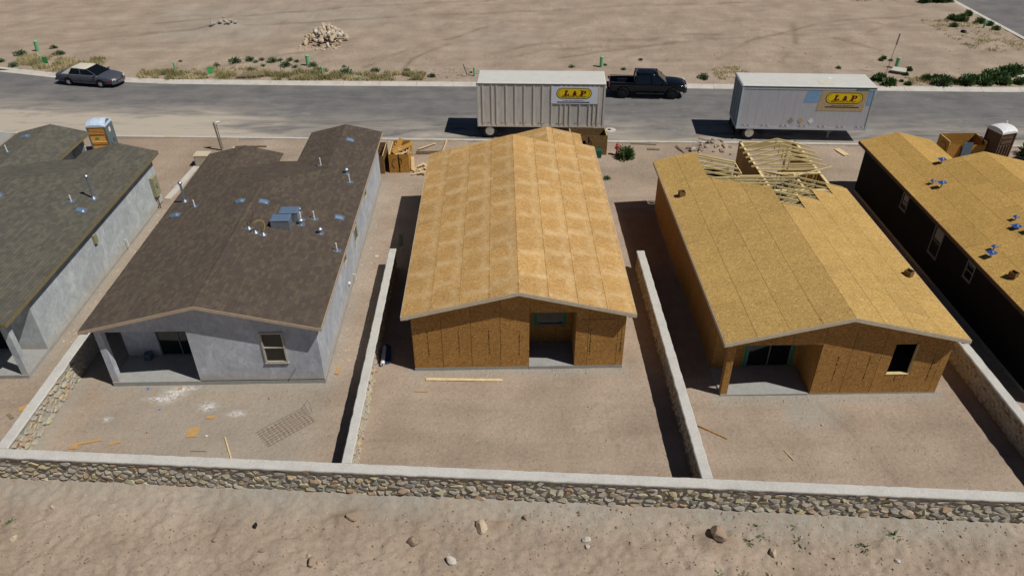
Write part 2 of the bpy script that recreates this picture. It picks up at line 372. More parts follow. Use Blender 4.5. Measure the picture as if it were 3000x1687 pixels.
# ---------------------------------------------------------------- ground, roads, kerbs
FAR_OUT = [(-140, 80), (-80, 54), (-55, 45.3), (-39.51, 40.62), (-33, 38.6), (-27.57, 37.52), (-23.5, 36.95), (-10.57, 36.14), (1.75, 35.56), (18.86, 34.62), (36, 33.51), (44, 33.05)]
NEAR_OUT = [(-140, 62), (-80, 40), (-55, 32), (-40, 27.7), (-30, 25.9), (-23.14, 25.26), (-14.48, 24.77), (-9.73, 24.51), (-.19, 24.02), (12.17, 23.34), (17.78, 23.09), (28.35, 22.45), (50, 21.2), (110, 17.8)]
FX, FY = zip(*FAR_OUT); NX, NY = zip(*NEAR_OUT)
far_y = lambda x: float(np.interp(x, FX, FY)); near_y = lambda x: float(np.interp(x, NX, NY))
WY = lambda x: -6.62-.0762*(x+2)          # front edge of the back wall cap
ROADZ = -.2
def lines(segs):
    out = []
    for a, b, st in segs: out += list(np.arange(a, b-1e-6, st))
    return np.array(out+[segs[-1][1]])
gx = lines([(-900, -100, 80), (-100, -46, 3), (-46, -26, .3), (-26, 32, .11), (32, 54, .3), (54, 120, 3), (120, 900, 78)])
gy = lines([(-60, -16, 4), (-16, -12.2, .5), (-12.2, -5.6, .07), (-5.6, 0, .14), (0, 25, .28), (25, 36, .5), (36, 43, .18), (43, 66, .3), (66, 120, 3), (120, 1500, 69)])
X, Y = np.meshgrid(gx, gy)
NXg, NYg = len(gx), len(gy)
def nfield(sc, o, seed):
    rs = np.random.RandomState(seed); out = np.zeros_like(X)
    amp = 1; tot = 0
    for k in range(o):
        g = rs.rand(256, 256); u = X*sc; v = Y*sc
        iu = np.floor(u).astype(int); iv = np.floor(v).astype(int); fu = u-iu; fv = v-iv; fu = fu*fu*(3-2*fu); fv = fv*fv*(3-2*fv)
        a = g[iu % 256, iv % 256]; b = g[(iu+1) % 256, iv % 256]; c = g[iu % 256, (iv+1) % 256]; d = g[(iu+1) % 256, (iv+1) % 256]
        out += amp*((a*(1-fu)+b*fu)*(1-fv)+(c*(1-fu)+d*fu)*fv-.5); tot += amp; amp *= .55; sc *= 2.07
    return out/tot
FYa = np.interp(X, FX, FY); NYa = np.interp(X, NX, NY); WYa = -6.62-.0762*(X+2)
lowf = nfield(.25, 4, 1); hi = nfield(2.2, 4, 2); mid = nfield(.8, 4, 3)
Z = -.15+lowf*.05+hi*.035+mid*.03
out = np.clip((WYa+.12-Y)/.3, 0, 1)
dd = np.clip(WYa-Y, 0, 6)
lump = nfield(1.6, 5, 5); lump2 = nfield(4.5, 3, 6)
Xs = X; X = X*2.4; rill = nfield(1.0, 4, 41); X = Xs
Zo = -.3-.06*dd+mid*.07+np.clip(lump, -1, 1)*.09+lump2*.12+nfield(8, 2, 31)*.07+rill*.06*np.clip(dd, 0, 1)-.1*np.clip(nfield(3.2, 3, 43)-.12, 0, 1)*3+.1*np.exp(-dd/.25)
# clods, cracks in the bank
for cx, cy, rr, hh in [(-1.75, -7.6, .42, .16), (3.55, -7.95, .35, .1), (11, -8.75, .62, .2), (4.5, -7.85, .2, .08), (16.4, -9.0, .3, .1), (6.0, -9.3, .5, .06)]:
    Zo += hh*np.exp(-(((X-cx)/rr)**2+((Y-cy)/(rr*.55))**2)**1.6)
def seg_d(ax, ay, bx, by):
    t = np.clip(((X-ax)*(bx-ax)+(Y-ay)*(by-ay))/((bx-ax)**2+(by-ay)**2), 0, 1); return np.hypot(X-ax-t*(bx-ax), Y-ay-t*(by-ay))
crk = [[(15.4, -9.0), (15.9, -9.5), (16.0, -9.9)], [(16.2, -8.6), (16.6, -9.0), (16.7, -9.3)], [(9.4, -8.9), (9.6, -9.3), (9.65, -9.7)], [(18.2, -8.7), (18.6, -9.2)], [(17.4, -9.7), (18.0, -10.1)]]
dcr = np.full_like(X, 9.)
for c in crk:
    for a, b in zip(c, c[1:]): dcr = np.minimum(dcr, seg_d(*a, *b)+np.abs(lump2)*.1)
Zo -= .14*np.exp(-(dcr/.05)**2)
Z = Z*(1-out)+Zo*out
lot = Y > FYa-.1
Z = np.where(lot, -.09+np.clip((Y-FYa)/3, 0, 1)*lowf*.35+hi*.05+mid*.07, Z)
# raised verge near far kerb
road = (Y > NYa+.15) & (Y < FYa-.15)
Z = np.where(road, -.6, Z)
nk = (Y > NYa-1) & (Y <= NYa+.15); Z = np.where(nk, -.13, Z)
r2 = (X > 52.8) & (Y > 30); Z = np.where(r2, -.6, Z)
# tyre tracks in the lot and yards
track = np.zeros_like(X)
tr = [([(3, 43), (6, 45.2), (12, 46.6), (18, 47), (22, 48.5), (25, 48.6)], .35), ([(4.5, 42), (8, 44), (13, 44.9), (19, 45.2), (23, 46.8), (28, 47.2)], .4), ([(9, 41.5), (13, 43.6), (20, 45.8)], .3),
      ([(-21, 40), (-14, 44), (-11, 45)], .25), ([(-8, 40), (-5, 44), (-1, 48), (4, 53)], .3), ([(-5, 38), (-4, 42), (-1, 46)], .25), ([(28, 40), (31, 45), (33, 52)], .3), ([(22, 40), (27, 46), (36, 52), (46, 54)], .3),
      ([(36, 46), (41, 50), (45, 53)], .28), ([(37, 51), (40, 52), (43, 50), (45, 52.5), (47, 50.5)], .25), ([(30, 49), (35, 47), (38, 43)], .3), ([(-40, 47), (-25, 52), (-5, 56), (30, 60)], .35), ([(-38, 52), (-10, 60), (20, 64)], .3),
      ([(13.4, -3), (14, -5), (14.2, -7)], .12), ([(16.5, -2.5), (17.6, -5), (17.9, -7.3)], .13), ([(18.6, -3), (19.6, -5), (20, -7.5)], .13), ([(6, -2.5), (6.2, -5), (6.1, -6.5)], .1), ([(7.8, -2.5), (8.1, -6.5)], .1), ([(9.2, -3), (9.4, -6.5)], .08)]
for pts, w in tr:
    d = np.full_like(X, 99.)
    for a, b in zip(pts, pts[1:]): d = np.minimum(d, seg_d(*a, *b))
    track += (.3 if pts[0][1] < 0 else .9)*np.exp(-(d/w)**2)*np.clip(.65+nfield(.5, 3, int(w*100))*2, .1, 1)
track = np.clip(track, 0, 1)
Z -= track*.05*(lot | (Y < 0))
rut = np.abs(np.sin((X*.5+Y*2.1)*1.0+nfield(.12, 3, 9)*16)); Z = np.where(lot & (Y < 62), Z-.03*(rut < .22)*(nfield(.2, 2, 10) > 0), Z)
# raised dirt mound behind the debris near the framed house
Z = Z+.55*np.exp(-(((X-18.1)/.9)**2+((Y-22.4)/.5)**2))*(~road)+.3*np.exp(-(((X-17.2)/1.3)**2+((Y-21.6)/.6)**2))*(~road)+.9*np.exp(-(((X+23.4)/1.5)**2+((Y-52)/1.0)**2)**.8)
# masks
def near_rect(x0, x1, y0, y1, w):
    dx = np.maximum(np.maximum(x0-X, X-x1), 0); dy = np.maximum(np.maximum(y0-Y, Y-y1), 0); return np.exp(-(np.hypot(dx, dy)/w)**2)
grey = np.exp(-(np.clip(WYa-Y-.05, 0, 9)/.85)**2)*(Y < WYa+.2)*np.clip(.75+nfield(.6, 3, 21)*1.6, .1, 1)*.95
for x0, x1, y0, y1, w, a in [(-12.5, -3.7, -.9, 0, .45, .8), (0, 8.8, -.2, 0, .33, .8), (12.6, 21.4, -2.1, 0, .35, .8), (-9.5, -4.5, -5.4, -2.2, 1.1, .5), (-12, -10.5, -3.6, -1.4, .6, .4), (15.4, 16.6, -3.1, -2.2, .5, .9), (-3.6, -3.5, 0, 18, .3, .5), (-16.2, -16, 0, 15, .25, .5),
                             (-14.4, -13.9, -5.5, 0, .35, .7), (-27, -20, 49.5, 54, 2.2, .5), (-22, -10, 55, 59, 3, .35), (-15, -13, 51, 53, 2, .3), (19, 21, 20, 22, 1, .5), (2.5, 5, 48, 49, 2, .2), (-30, -26, 57, 60, 2, .4)]:
    grey = np.maximum(grey, a*near_rect(x0, x1, y0, y1, w))
white = np.zeros_like(X)
for x, y, rx, ry in [(-9.85, -1.25, .42, .26), (-10.1, -1.6, .3, .2), (-9.5, -.95, .45, .12), (-10.5, -1.55, .5, .1), (-6.95, -2.5, .3, .13), (-8.2, -2.05, .3, .2), (-12, -2.7, .15, .1)]:
    white = np.maximum(white, 1.05*np.exp(-(((X-x)/rx)**2+((Y-y)/ry)**2)))
clay = np.clip(near_rect(10.9, 12.3, -.5, 14, .25)*.8+near_rect(15, 22, 13, 22, 1.5)*.3+near_rect(-24, -16.5, 15, 24, 1)*.25, 0, 1)
for cx, cy, rr in [(-1.75, -7.6, .5), (3.55, -7.95, .45), (11, -8.75, .7)]: clay = np.maximum(clay, .6*np.exp(-((X-cx)**2+((Y-cy)*1.6)**2)/rr**2))
me = bpy.data.meshes.new('ground'); nv = X.size; me.vertices.add(nv)
me.vertices.foreach_set('co', np.stack([X, Y, Z], -1).astype(np.float32).ravel())
idx = np.arange(nv).reshape(NYg, NXg); q = np.stack([idx[:-1, :-1], idx[:-1, 1:], idx[1:, 1:], idx[1:, :-1]], -1).reshape(-1, 4)
me.loops.add(q.size); me.loops.foreach_set('vertex_index', q.ravel().astype(np.int32)); me.polygons.add(len(q))
me.polygons.foreach_set('loop_start', np.arange(0, q.size, 4).astype(np.int32)); me.polygons.foreach_set('use_smooth', np.ones(len(q), bool))
for nm, a in (('grey', grey), ('white', white), ('clay', clay), ('track', track)):
    at = me.attributes.new(nm, 'FLOAT', 'POINT'); at.data.foreach_set('value', np.clip(a, 0, 1.2).astype(np.float32).ravel())
me.update(calc_edges=True); me.materials.append(MT['dirt']); link('ground', me, kind='structure')
def gz(x, y):
    i = min(max(np.searchsorted(gx, x), 1), NXg-1); j = min(max(np.searchsorted(gy, y), 1), NYg-1)
    fx = (x-gx[i-1])/(gx[i]-gx[i-1]); fy = (y-gy[j-1])/(gy[j]-gy[j-1])
    return float((Z[j-1, i-1]*(1-fx)+Z[j-1, i]*fx)*(1-fy)+(Z[j, i-1]*(1-fx)+Z[j, i]*fx)*fy)
# road sheet with dust masks across its width
xs = lines([(-140, -50, 6), (-50, 60, .6), (60, 110, 6)]); V = []; fc = []; du = []; pl = []
K = 14
for i, x in enumerate(xs):
    n_, f_ = near_y(x)+.3, far_y(x)-.6
    if x > 44: f_ = max(f_, 32.4)+min((x-44)*1.5, 30)
    for j in range(K+1):
        t = j/K; y = n_+(f_-n_)*t; V.append((x, y, ROADZ+.05*math.sin(math.pi*t)))
        du.append(max(0, 1-t*1.9)**1.1*.8+(.35 if x < -12 else 0)*max(0, 1-abs(t-.35)*2.4))
        pl.append(max(0, min(1, (-12.5-x)/7))*max(0, min(1, 1.5-t*2.8)))
for i in range(len(xs)-1):
    for j in range(K): a = i*(K+1)+j; fc.append((a, a+K+1, a+K+2, a+1))
me = bpy.data.meshes.new('road'); me.from_pydata(V, [], fc)
for nm, a in (('dust', du), ('pale', pl)): at = me.attributes.new(nm, 'FLOAT', 'POINT'); at.data.foreach_set('value', a)
me.materials.append(MT['asphalt']); me.polygons.foreach_set('use_smooth', [True]*len(me.polygons)); link('road', me, kind='structure')
b = MB(); b.add([(53.1, 34, -.204), (66, 34, -.204), (66, 400, -.204), (53.1, 400, -.204)], [(0, 1, 2, 3)]); b.build('road', 'asphalt', kind='structure', fix=False)
# kerbs: rolled section swept along the line, in cast lengths with joints
def kerb(path, sec, seglen, name):
    L = [0]
    for a, b_ in zip(path, path[1:]): L.append(L[-1]+math.hypot(b_[0]-a[0], b_[1]-a[1]))
    px, py = zip(*path); t = 0
    mb = MB()
    while t < L[-1]-.1:
        e = min(t+seglen, L[-1]); rings = []
        for q_ in np.linspace(t+.012, e-.012, 4):
            x, y = np.interp(q_, L, px), np.interp(q_, L, py); x2, y2 = np.interp(q_+.05, L, px), np.interp(q_+.05, L, py); x1, y1 = np.interp(q_-.05, L, px), np.interp(q_-.05, L, py)
            d = Vector((x2-x1, y2-y1, 0)).normalized(); n_ = Vector((-d.y, d.x, 0))
            rings.append([Vector((x, y, 0))+n_*s_[0]+Vector((0, 0, s_[1])) for s_ in sec])
        mb.loft(rings); t = e
    return mb.build(name, 'kerb', kind='structure')
dens = lambda P, lo, hi, st, fn: [(x, fn(x)) for x in np.arange(lo, hi, st)]
kerb(dens(0, -70, 45.5, .8, far_y)+[(46.6, 33.05), (48.5, 34.1), (50.3, 36.2), (51.6, 39), (52.3, 42), (52.5, 46), (52.62, 53), (52.8, 62), (52.9, 90), (52.9, 200)], [(0, -.4), (0, -.045), (-.16, -.05), (-.36, -.13), (-.75, -.17), (-.75, -.4)], 3, 'far_kerb')
kerb(dens(0, -80, 60, .8, near_y), [(0, -.4), (0, -.06), (.14, -.065), (.32, -.13), (.5, -.165), (.5, -.4)], 3, 'near_kerb')
MB().prism([(-70, 29.7, -.09), (-30.7, 19, -.09), (-30.7, 26.35, -.09), (-36, 27.2, -.09), (-48, 29.9, -.09)][1:]+[(-48, 19, -.09)], (0, 0, -.3)).build('driveway', 'slab', kind='structure')
MB().prism([(45.1, 34.0, -.06), (47.2, 34.0, -.06), (50.3, 37.2, -.06), (48.4, 37.4, -.06), (45.6, 35.2, -.06)], (0, 0, -.2)).build('pavement', 'kerb', kind='structure')
MB().box(-41, -36.9, far_y(-39)-.5, far_y(-39)-.2, -.16, -.1).build('storm_drain', 'black', label='dark storm drain slot in the far kerb at the left', cat='drain')
b = MB(); n = 20
b.prism([(11.55+.38*math.cos(i*2*math.pi/n), 25.7+.38*math.sin(i*2*math.pi/n), ROADZ+.04) for i in range(n)], (0, 0, -.1)); o = b.build('manhole_cover', 'kerb', label='round concrete collar of a manhole in the street', cat='manhole')
b = MB(); b.prism([(11.45+.14*math.cos(i*2*math.pi/n), 25.75+.14*math.sin(i*2*math.pi/n), ROADZ+.045) for i in range(n)], (0, 0, -.03)); b.build('cover_plate', 'darksteel', o)
MKL = ['yellow spray marking on the near kerb in front of the tan portable toilet', 'yellow spray marking on the near kerb left of the white trailer wheel', 'left yellow spray marking on the near kerb beyond the hydrant', 'middle yellow spray marking on the near kerb beyond the hydrant', 'right yellow spray marking on the near kerb beyond the hydrant']
for x in (-19.2, .6, 12.9, 14.3, 15.6):
    b = MB(); up_ = [(x-.5+k*.09, near_y(x)+.1+R.uniform(.0, .12), -.054) for k in range(12)]; b.prism(up_+[(p[0]+.03, p[1]-R.uniform(.03, .08), -.054) for p in up_[::-1]], (0, 0, .003))
    b.build('utility_marking', 'yelpaint', label=MKL.pop(0), cat='marking', group='yellow spray markings on the near kerb')

# ---------------------------------------------------------------- rubble walls with plaster caps
def voronoi(L, H, su, sv, rs):
    pts = []; rows = max(2, round(H/sv))
    for r_ in range(-1, rows+1):
        n_ = int(L/su)+3
        for c in range(-1, n_): pts.append(((c+(r_ % 2)*.5+rs.uniform(-.36, .36))*su, (r_+.5+rs.uniform(-.4, .4))*H/rows))
    cells = []
    P = np.array(pts); asp = su/sv
    for i, (x, y) in enumerate(pts):
        if x < -su*.3 or x > L+su*.3 or y < -sv*.3 or y > H+sv*.3: continue
        poly = [(x-su*1.6, y-sv*1.6), (x+su*1.6, y-sv*1.6), (x+su*1.6, y+sv*1.6), (x-su*1.6, y+sv*1.6)]
        d = np.hypot(P[:, 0]-x, (P[:, 1]-y)*asp); near = np.argsort(d)[1:15]
        for j in near:
            mx, my = (pts[j][0]+x)/2, (pts[j][1]+y)/2; nx_, ny_ = pts[j][0]-x, (pts[j][1]-y)*asp*asp; out_ = []
            for k in range(len(poly)):
                a, c = poly[k], poly[(k+1) % len(poly)]; da = (a[0]-mx)*nx_+(a[1]-my)*ny_; db = (c[0]-mx)*nx_+(c[1]-my)*ny_
                if da <= 0: out_.append(a)
                if da*db < 0: t = da/(da-db); out_.append((a[0]+(c[0]-a[0])*t, a[1]+(c[1]-a[1])*t))
            poly = out_
            if len(poly) < 3: break
        poly = clip(poly, 0, L, 0, H) if len(poly) >= 3 else []
        if len(poly) >= 3 and area(poly) > .003: cells.append(poly)
    return cells
def stone_geo(poly, rs):
    """rough stone from a cell: base ring, proud inset ring, knob; returned in (u, v, w) with w outwards"""
    cx = sum(p[0] for p in poly)/len(poly); cy = sum(p[1] for p in poly)/len(poly); pr = rs.uniform(.015, .06); tu, tv = rs.uniform(-.35, .35), rs.uniform(-.5, .2)
    A, B = [], []; shr = rs.uniform(.78, .95)
    for u, v in poly:
        j = rs.uniform(.93, 1.03); uu, vv = cx+(u-cx)*shr*j, cy+(v-cy)*shr*j
        A.append((uu, vv, -.03)); k = rs.uniform(.66, .86); B.append((cx+(uu-cx)*k, cy+(vv-cy)*k, max(.008, pr+(uu-cx)*tu*.4+(vv-cy)*tv+rs.uniform(-.008, .008))))
    n_ = len(poly); return A+B+[(cx+rs.uniform(-.02, .02), cy, pr*1.12)], [(i, (i+1) % n_, n_+(i+1) % n_, n_+i) for i in range(n_)]+[(n_+i, n_+(i+1) % n_, 2*n_) for i in range(n_)]
def rubble_wall(label, A, B, width, ztop, zbot, zbot_other, vis, su=.3, sv=.2, seed=1, capov=.03):
    """A->B along the wall centre line; vis=+1 when the stone face to see lies right of A->B"""
    rs = random.Random(seed); A, B = Vector((*A, 0)), Vector((*B, 0)); d = (B-A); L = d.length; d.normalize(); nr = Vector((d.y, -d.x, 0))
    root = thing('stone_wall', label, 'wall', (A.x, A.y, 0)); hw = width/2
    zb = min(zbot, zbot_other)-.5
    b = MB(); c = [d*0-nr*(hw-.05), d*L-nr*(hw-.05), d*L+nr*(hw-.05), d*0+nr*(hw-.05)]
    b.prism([v+Vector((0, 0, zb)) for v in c], (0, 0, ztop-.06-zb)); b.build('mortar_core', 'mortar', root)
    # rough plaster cap
    n_ = int(L/.16); rings = []
    for i in range(n_+1):
        t = L*i/n_; e1 = hw+capov+.022*noise.noise((t*2.2, seed, 0))+.02*noise.noise((t*6, seed, 5)); e2 = hw+capov+.03*noise.noise((t*2.2, seed, 9))+.012*noise.noise((t*9, seed, 7)); zt = ztop+.012*noise.noise((t*1.3, seed, 3))
        dr = .085+.03*noise.noise((t*3, seed, 2))
        P_ = lambda w, z: d*t+nr*w+Vector((0, 0, z))
        rings.append([P_(-e1, zt-dr), P_(-e1, zt-.03), P_(-e1+.03, zt), P_(e2-.03, zt), P_(e2, zt-.03), P_(e2, zt-dr)])
    MB().loft(rings).build('cap', 'cap', root)
    for side in (vis, -vis):
        z0 = zbot if side == vis else zbot_other; H = ztop-.07-z0; cells = voronoi(L, H, su, sv, rs)
        org = A*0+nr*side*(hw-.05); wv = nr*side
        geo = [(area(p), stone_geo(p, rs)) for p in cells]
        order = sorted(range(len(geo)), key=lambda i: -geo[i][0]); cut = set(order[:300]) if side == vis else set()
        rest = MB(); rest.tone = []
        for i, (a_, (vs, fs)) in enumerate(geo):
            if i in cut:
                cu = sum(v[0] for v in vs)/len(vs); cv = sum(v[1] for v in vs)/len(vs); c0 = org+d*cu+Vector((0, 0, z0+cv))
                m_ = MB().add([d*(u-cu)+Vector((0, 0, v-cv))+wv*w for u, v, w in vs], fs); o = m_.build('stone', 'stone', root, loc=c0)
            else:
                rest.add([org+d*u+Vector((0, 0, z0+v))+wv*w for u, v, w in vs], fs); rest.tone += [rs.random()]*len(fs)
        if rest.v: rest.build('stones', 'stone', root, kind='stuff')
    return root
def wyc(x): return WY(x)+.2
rubble_wall('long low rubble stone wall with white plaster cap running across the foreground', (-26, wyc(-26)), (30, wyc(30)), .36, 1.0, -.36, -.17, 1, .36, .2, 3)
rubble_wall('stone side wall left of the brown-shingled stucco house, leading back from the front wall', (-14.35, wyc(-14.35)+.2), (-14.35, 7.7), .38, 1.0, -.16, -.16, 1, .34, .22, 5)
rubble_wall('stone side wall between the brown-shingled house and the middle sheathed house', (-1.79, wyc(-1.79)+.2), (-1.79, 8.1), .3, 1.0, -.16, -.16, 1, .33, .2, 7)
rubble_wall('stone side wall between the middle sheathed house and the house with bare roof trusses', (10.73, wyc(10.73)+.2), (10.73, 7.6), .34, 1.0, -.16, -.16, -1, .33, .2, 9)
rubble_wall('stone side wall at the right edge, below the black-papered house', (23.2, wyc(23.2)+.2), (23.2, 6.6), .36, 1.0, -.16, -.16, -1, .36, .22, 11)
# ---------------------------------------------------------------- houses (all built on the same 8.83 m wide plan)
W, OV, GD, ZE, SL = 8.83, .324, .36, 2.97, .2428
XR = W/2; ZR = ZE+(XR+OV)*SL; PW = 3.65; PD = 1.7
SC = math.sqrt(1+SL*SL)
def house(name, label, loc, plan, mirror, cover, wallm, fascia, zb, mats, group):
    H = thing(name, label, 'house', loc, 0, group); mx = (lambda x: W-x) if mirror else (lambda x: x)
    P = lambda x, y, z: (mx(x), y, z)
    info = dict(H=H, P=P, mx=mx)
    zrf = lambda x: ZE+min(x+OV, W+OV-x)*SL           # roof deck height
    # slab
    def slab(x0, x1, y0, y1, z0=-.35, z1=0):
        a, c = sorted((mx(x0), mx(x1))); return MB().box(a, c, y0, y1, z0, z1)
    far = 18.6 if plan != 'B' else 16.95; sub = 15.7 if plan != 'B' else 14.75
    s = slab(-.015, W+.015, -.015, 14.7).v; b = slab(-.015, W+.015, -.02, 14.72); b.f += [tuple(i+8 for i in f) for f in slab(0, 1, 0, 1).f]; b.v += slab(5.2, W+.015, 14.72, far+.02).v
    b.build('floor_slab', 'slab', H)
    slab(.004, PW-.05, -.035, PD, -.3, .02).build('porch_floor', 'slab', H) if plan != 'B' else slab(4.864, 6.786, -.035, 1.6, -.3, .015).build('porch_floor', 'slab', H)
    # walls as flat pieces: each a polygon in plan-vertical space with thickness
    wi = [0]
    def wall(pts, axis, at, th, part='wall', mat=None, par=H):
        """axis 'y': plane y=at, pts (x,z), thickness towards +th in y; axis 'x': plane x=at, pts (y,z)"""
        if axis == 'y': b = MB().prism([P(u, at, z) for u, z in pts], (0, th, 0))
        else: b = MB().prism([P(at, u, z) for u, z in pts], ((-th if mirror else th), 0, 0))
        return b.build(part, mat or wallm, par)
    def rect(a, c, z0, z1): return [(a, z0), (c, z0), (c, z1), (a, z1)]
    top = lambda x: zrf(x)-.035
    gab = [(0, zb), (W, zb), (W, top(W)), (XR, top(XR)), (0, top(0))]
    sheathed = mats.get('sheet')
    inner = mats.get('inner', wallm)
    pieces = []                                        # (axis, at, polygon, thickness)
    if plan == 'B':
        fr = [rect(0, 4.86, 0, zb), rect(6.79, W, 0, zb), gab]
    else:
        fr = [rect(PW, 6.55, 0, zb), rect(6.55, 7.48, 0, .97), rect(7.48, W, 0, zb), rect(6.55, 7.48, 2.52, zb), gab]
    for p in fr: pieces.append(('y', 0, p, .11))
    hs = 2.8
    if plan == 'B':
        pieces += [('x', 4.86, rect(.11, 1.6, 0, zb), -.1), ('x', 6.79, rect(.11, 1.6, 0, zb), .1),
                   ('y', 1.6, rect(4.76, 5.25, 0, 2.9), .1), ('y', 1.6, rect(6.4, 6.89, 0, 2.9), .1), ('y', 1.6, rect(5.25, 6.4, 0, 1.0), .1), ('y', 1.6, rect(5.25, 6.4, 2.3, 2.9), .1)]
    else:
        pieces += [('x', PW, rect(.11, PD, 0, zb), .1), ('y', PD, rect(0, 1.45, 0, hs), .1), ('y', PD, rect(3.3, PW+.1, 0, hs), .1), ('y', PD, rect(1.45, 3.3, 2.1, hs), .1), ('x', 0, rect(.11, PD, zb, hs+.06), .11)]
    # side walls with window holes: (y0,y1,z0,z1)
    def side(at, y0, y1, wins, th):
        y = y0
        for a, c, z0, z1 in wins:
            pieces.append(('x', at, rect(y, a, 0, 2.98), th)); pieces.append(('x', at, rect(a, c, 0, z0), th)); pieces.append(('x', at, rect(a, c, z1, 2.98), th)); y = c
        pieces.append(('x', at, rect(y, y1, 0, 2.98), th))
    swins = [(6.1, 6.75, 1.62, 2.5), (9.0, 9.86, 1.05, 2.58), (12.75, 13.42, 1.62, 2.5)]
    if mats.get('nowin'): swins = []
    if cover == 'frame': side(W, .11, 10.6, swins[:2], -.11)
    else: side(W, .11, far-.11, swins, -.11)
    side(0, PD+.1 if plan != 'B' else .11, sub-.11, [], .11)
    if cover != 'frame':
        pieces += ([('y', sub, rect(0, 3.6, 0, 2.9), -.11), ('x', 3.6, rect(14.71, sub-.11, 0, 2.9), -.11), ('y', 14.6, rect(3.6, 5.2, 0, 2.85), .11)] if plan == 'A' else [('y', sub, rect(0, 5.2, 0, 2.9), -.11)])+[('y', far, rect(5.2, W, 0, 2.9), -.11), ('x', 6.0, rect(14.71, far-.11, 0, 2.9), .11)]
        if plan != 'B': pieces += [('y', sub, [(0, 2.9), (3.8, 2.9), (1.9, 3.4)], -.11), ('y', far, [(5.2, 2.9), (W, 2.9), (W, 3.0), (7.03, 3.45)], -.11)]
        else: pieces += [('y', sub, [(0, 2.9), (XR, 4.0), (W, 2.9)], -.11), ('y', far, [(5.0, 2.9), (8.4, 2.9), (6.5, 3.5)], -.11)]
    else:
        pieces += [('y', sub, rect(0, 3.8, 0, 2.6), -.11), ('x', 3.85, rect(14.0, sub, 0, 2.6), -.11)]
    for ax, at, p, th in pieces: wall(p, ax, at, th)
    # sheets of OSB on the outside of the walls
    if sheathed:
        def sheets(ax, at, p, out_, off=0., vert=2.44):
            us = [q[0] for q in p]; zs = [q[1] for q in p]; u0 = math.floor((min(us)-off)/1.219)*1.219+off
            while u0 < max(us):
                for z0, z1 in ((-.03, vert), (vert, 4.5)):
                    c = clip(p, u0+.008, u0+1.211, z0+.004, z1-.004)
                    if len(c) > 2 and area(c) > .02:
                        t = .012*out_
                        if ax == 'y': MB().prism([P(u, at-.002*abs(out_), z) for u, z in c], (0, -abs(t), 0)).build('wall_sheet', mats['sheet'], H)
                        else: MB().prism([P(at+.002*out_, u, z) for u, z in c], ((-t if mirror else t), 0, 0)).build('wall_sheet', mats['sheet'], H)
                u0 += 1.219
        for p in fr: sheets('y', 0, p, 1)
        if plan != 'B':
            sheets('y', PD, rect(0, 1.45, 0, hs), 1); sheets('y', PD, rect(3.3, PW, 0, hs), 1); sheets('x', PW, rect(0, PD, 0, zb), -1); sheets('x', 0, rect(PD, sub, 0, 2.9), -1)
        else:
            sheets('x', 0, rect(0, sub, 0, 2.95), -1); sheets('x', W, rect(0, far, 0, 2.95), 1); sheets('x', 6.79, rect(0, 1.6, 0, zb), -1)
            sheets('y', 1.6, rect(4.86, 5.25, 0, 2.84), 1); sheets('y', 1.6, rect(6.4, 6.79, 0, 2.84), 1); sheets('y', 1.6, rect(5.25, 6.4, 0, 1.), 1)
        if cover == 'frame': sheets('x', W, rect(0, 10.6, 0, 2.9), 1)
    # porch column and ceiling
    if plan != 'B':
        a, c = sorted((mx(0), mx(.27))); MB().box(a, c, 0, .27, .02, zb).build('porch_column', mats.get('colm', wallm), H)
    a, c = sorted((mx(0), mx(PW))) if plan != 'B' else (4.86, 6.79)
    MB().box(a+.12, c-.01, .12, PD-.11, zb+.005, zb+.03).build('porch_ceiling', mats.get('ceil', wallm), H)
    # slopes: (origin eave x, direction sign, list of (y, s))  s = horizontal distance up from the eave line
    T = ZR
    RG = XR+OV
    if plan == 'A':
        slopes = {'L': (-OV, 1, [(-GD, 0), (-GD, RG), (10.25, RG), (12.88, 2.12), (16.06, 2.12), (16.06, 0)]),
                  'R': (W+OV, -1, [(-GD, 0), (18.97, 0), (18.97, 2.13), (12.88, 2.13), (10.25, RG), (-GD, RG)])}
    elif plan == 'B':
        slopes = {'L': (-OV, 1, [(-GD, 0), (-GD, RG), (15.1, RG), (15.1, 0)]),
                  'R': (W+OV, -1, [(-GD, 0), (15.89, 0), (15.89, .67), (17.3, .67), (17.3, 2.73), (15.1, 2.73), (15.1, RG), (-GD, RG)])}
    elif plan == 'C':
        slopes = {'L': (-OV, 1, [(-GD, 0), (-GD, RG), (14.8, RG), (14.8, 0)]),
                  'R': (W+OV, -1, [(-GD, 0), (18.97, 0), (18.97, 2.13), (14.8, 2.13), (14.8, RG), (-GD, RG)])}
    def on(side_, y, s_, dz=0):
        ex, sg, _ = slopes[side_]; return P(ex+sg*s_, y, ZE+s_*SL+dz)
    extra = []      # free polygons: lists of local points
    if plan == 'A':
        e = ZE+.012
        extra = [[(1.79, 12.9, 3.48), (1.79, 16.06, 3.48), (3.91, 16.06, 2.97), (3.91, 14.98, 2.97)],
                 [(7.03, 12.9, 3.48), (4.9, 14.98, 2.97), (4.9, 18.97, 2.97), (7.03, 18.97, 3.48)],
                 [(XR, 10.25, T), (1.79, 12.88, 3.484), (3.91, 14.98, 2.97), (4.9, 14.98, 2.97), (7.03, 12.88, 3.484)]]
    elif plan == 'B': extra = [[(6.42, 15.1, 3.632), (4.36, 15.1, 3.13), (4.36, 17.3, 3.13), (6.42, 17.3, 3.632)]]
    elif plan == 'C': extra = [[(7.03, 14.8, 3.486), (4.9, 14.8, 2.97), (4.9, 18.97, 2.97), (7.03, 18.97, 3.486)]]
    nrm = {'L': Vector((-SL, 0, 1)).normalized(), 'R': Vector((SL, 0, 1)).normalized()}
    if mirror: nrm = {'L': nrm['R'], 'R': nrm['L']}
    framed = cover == 'frame'
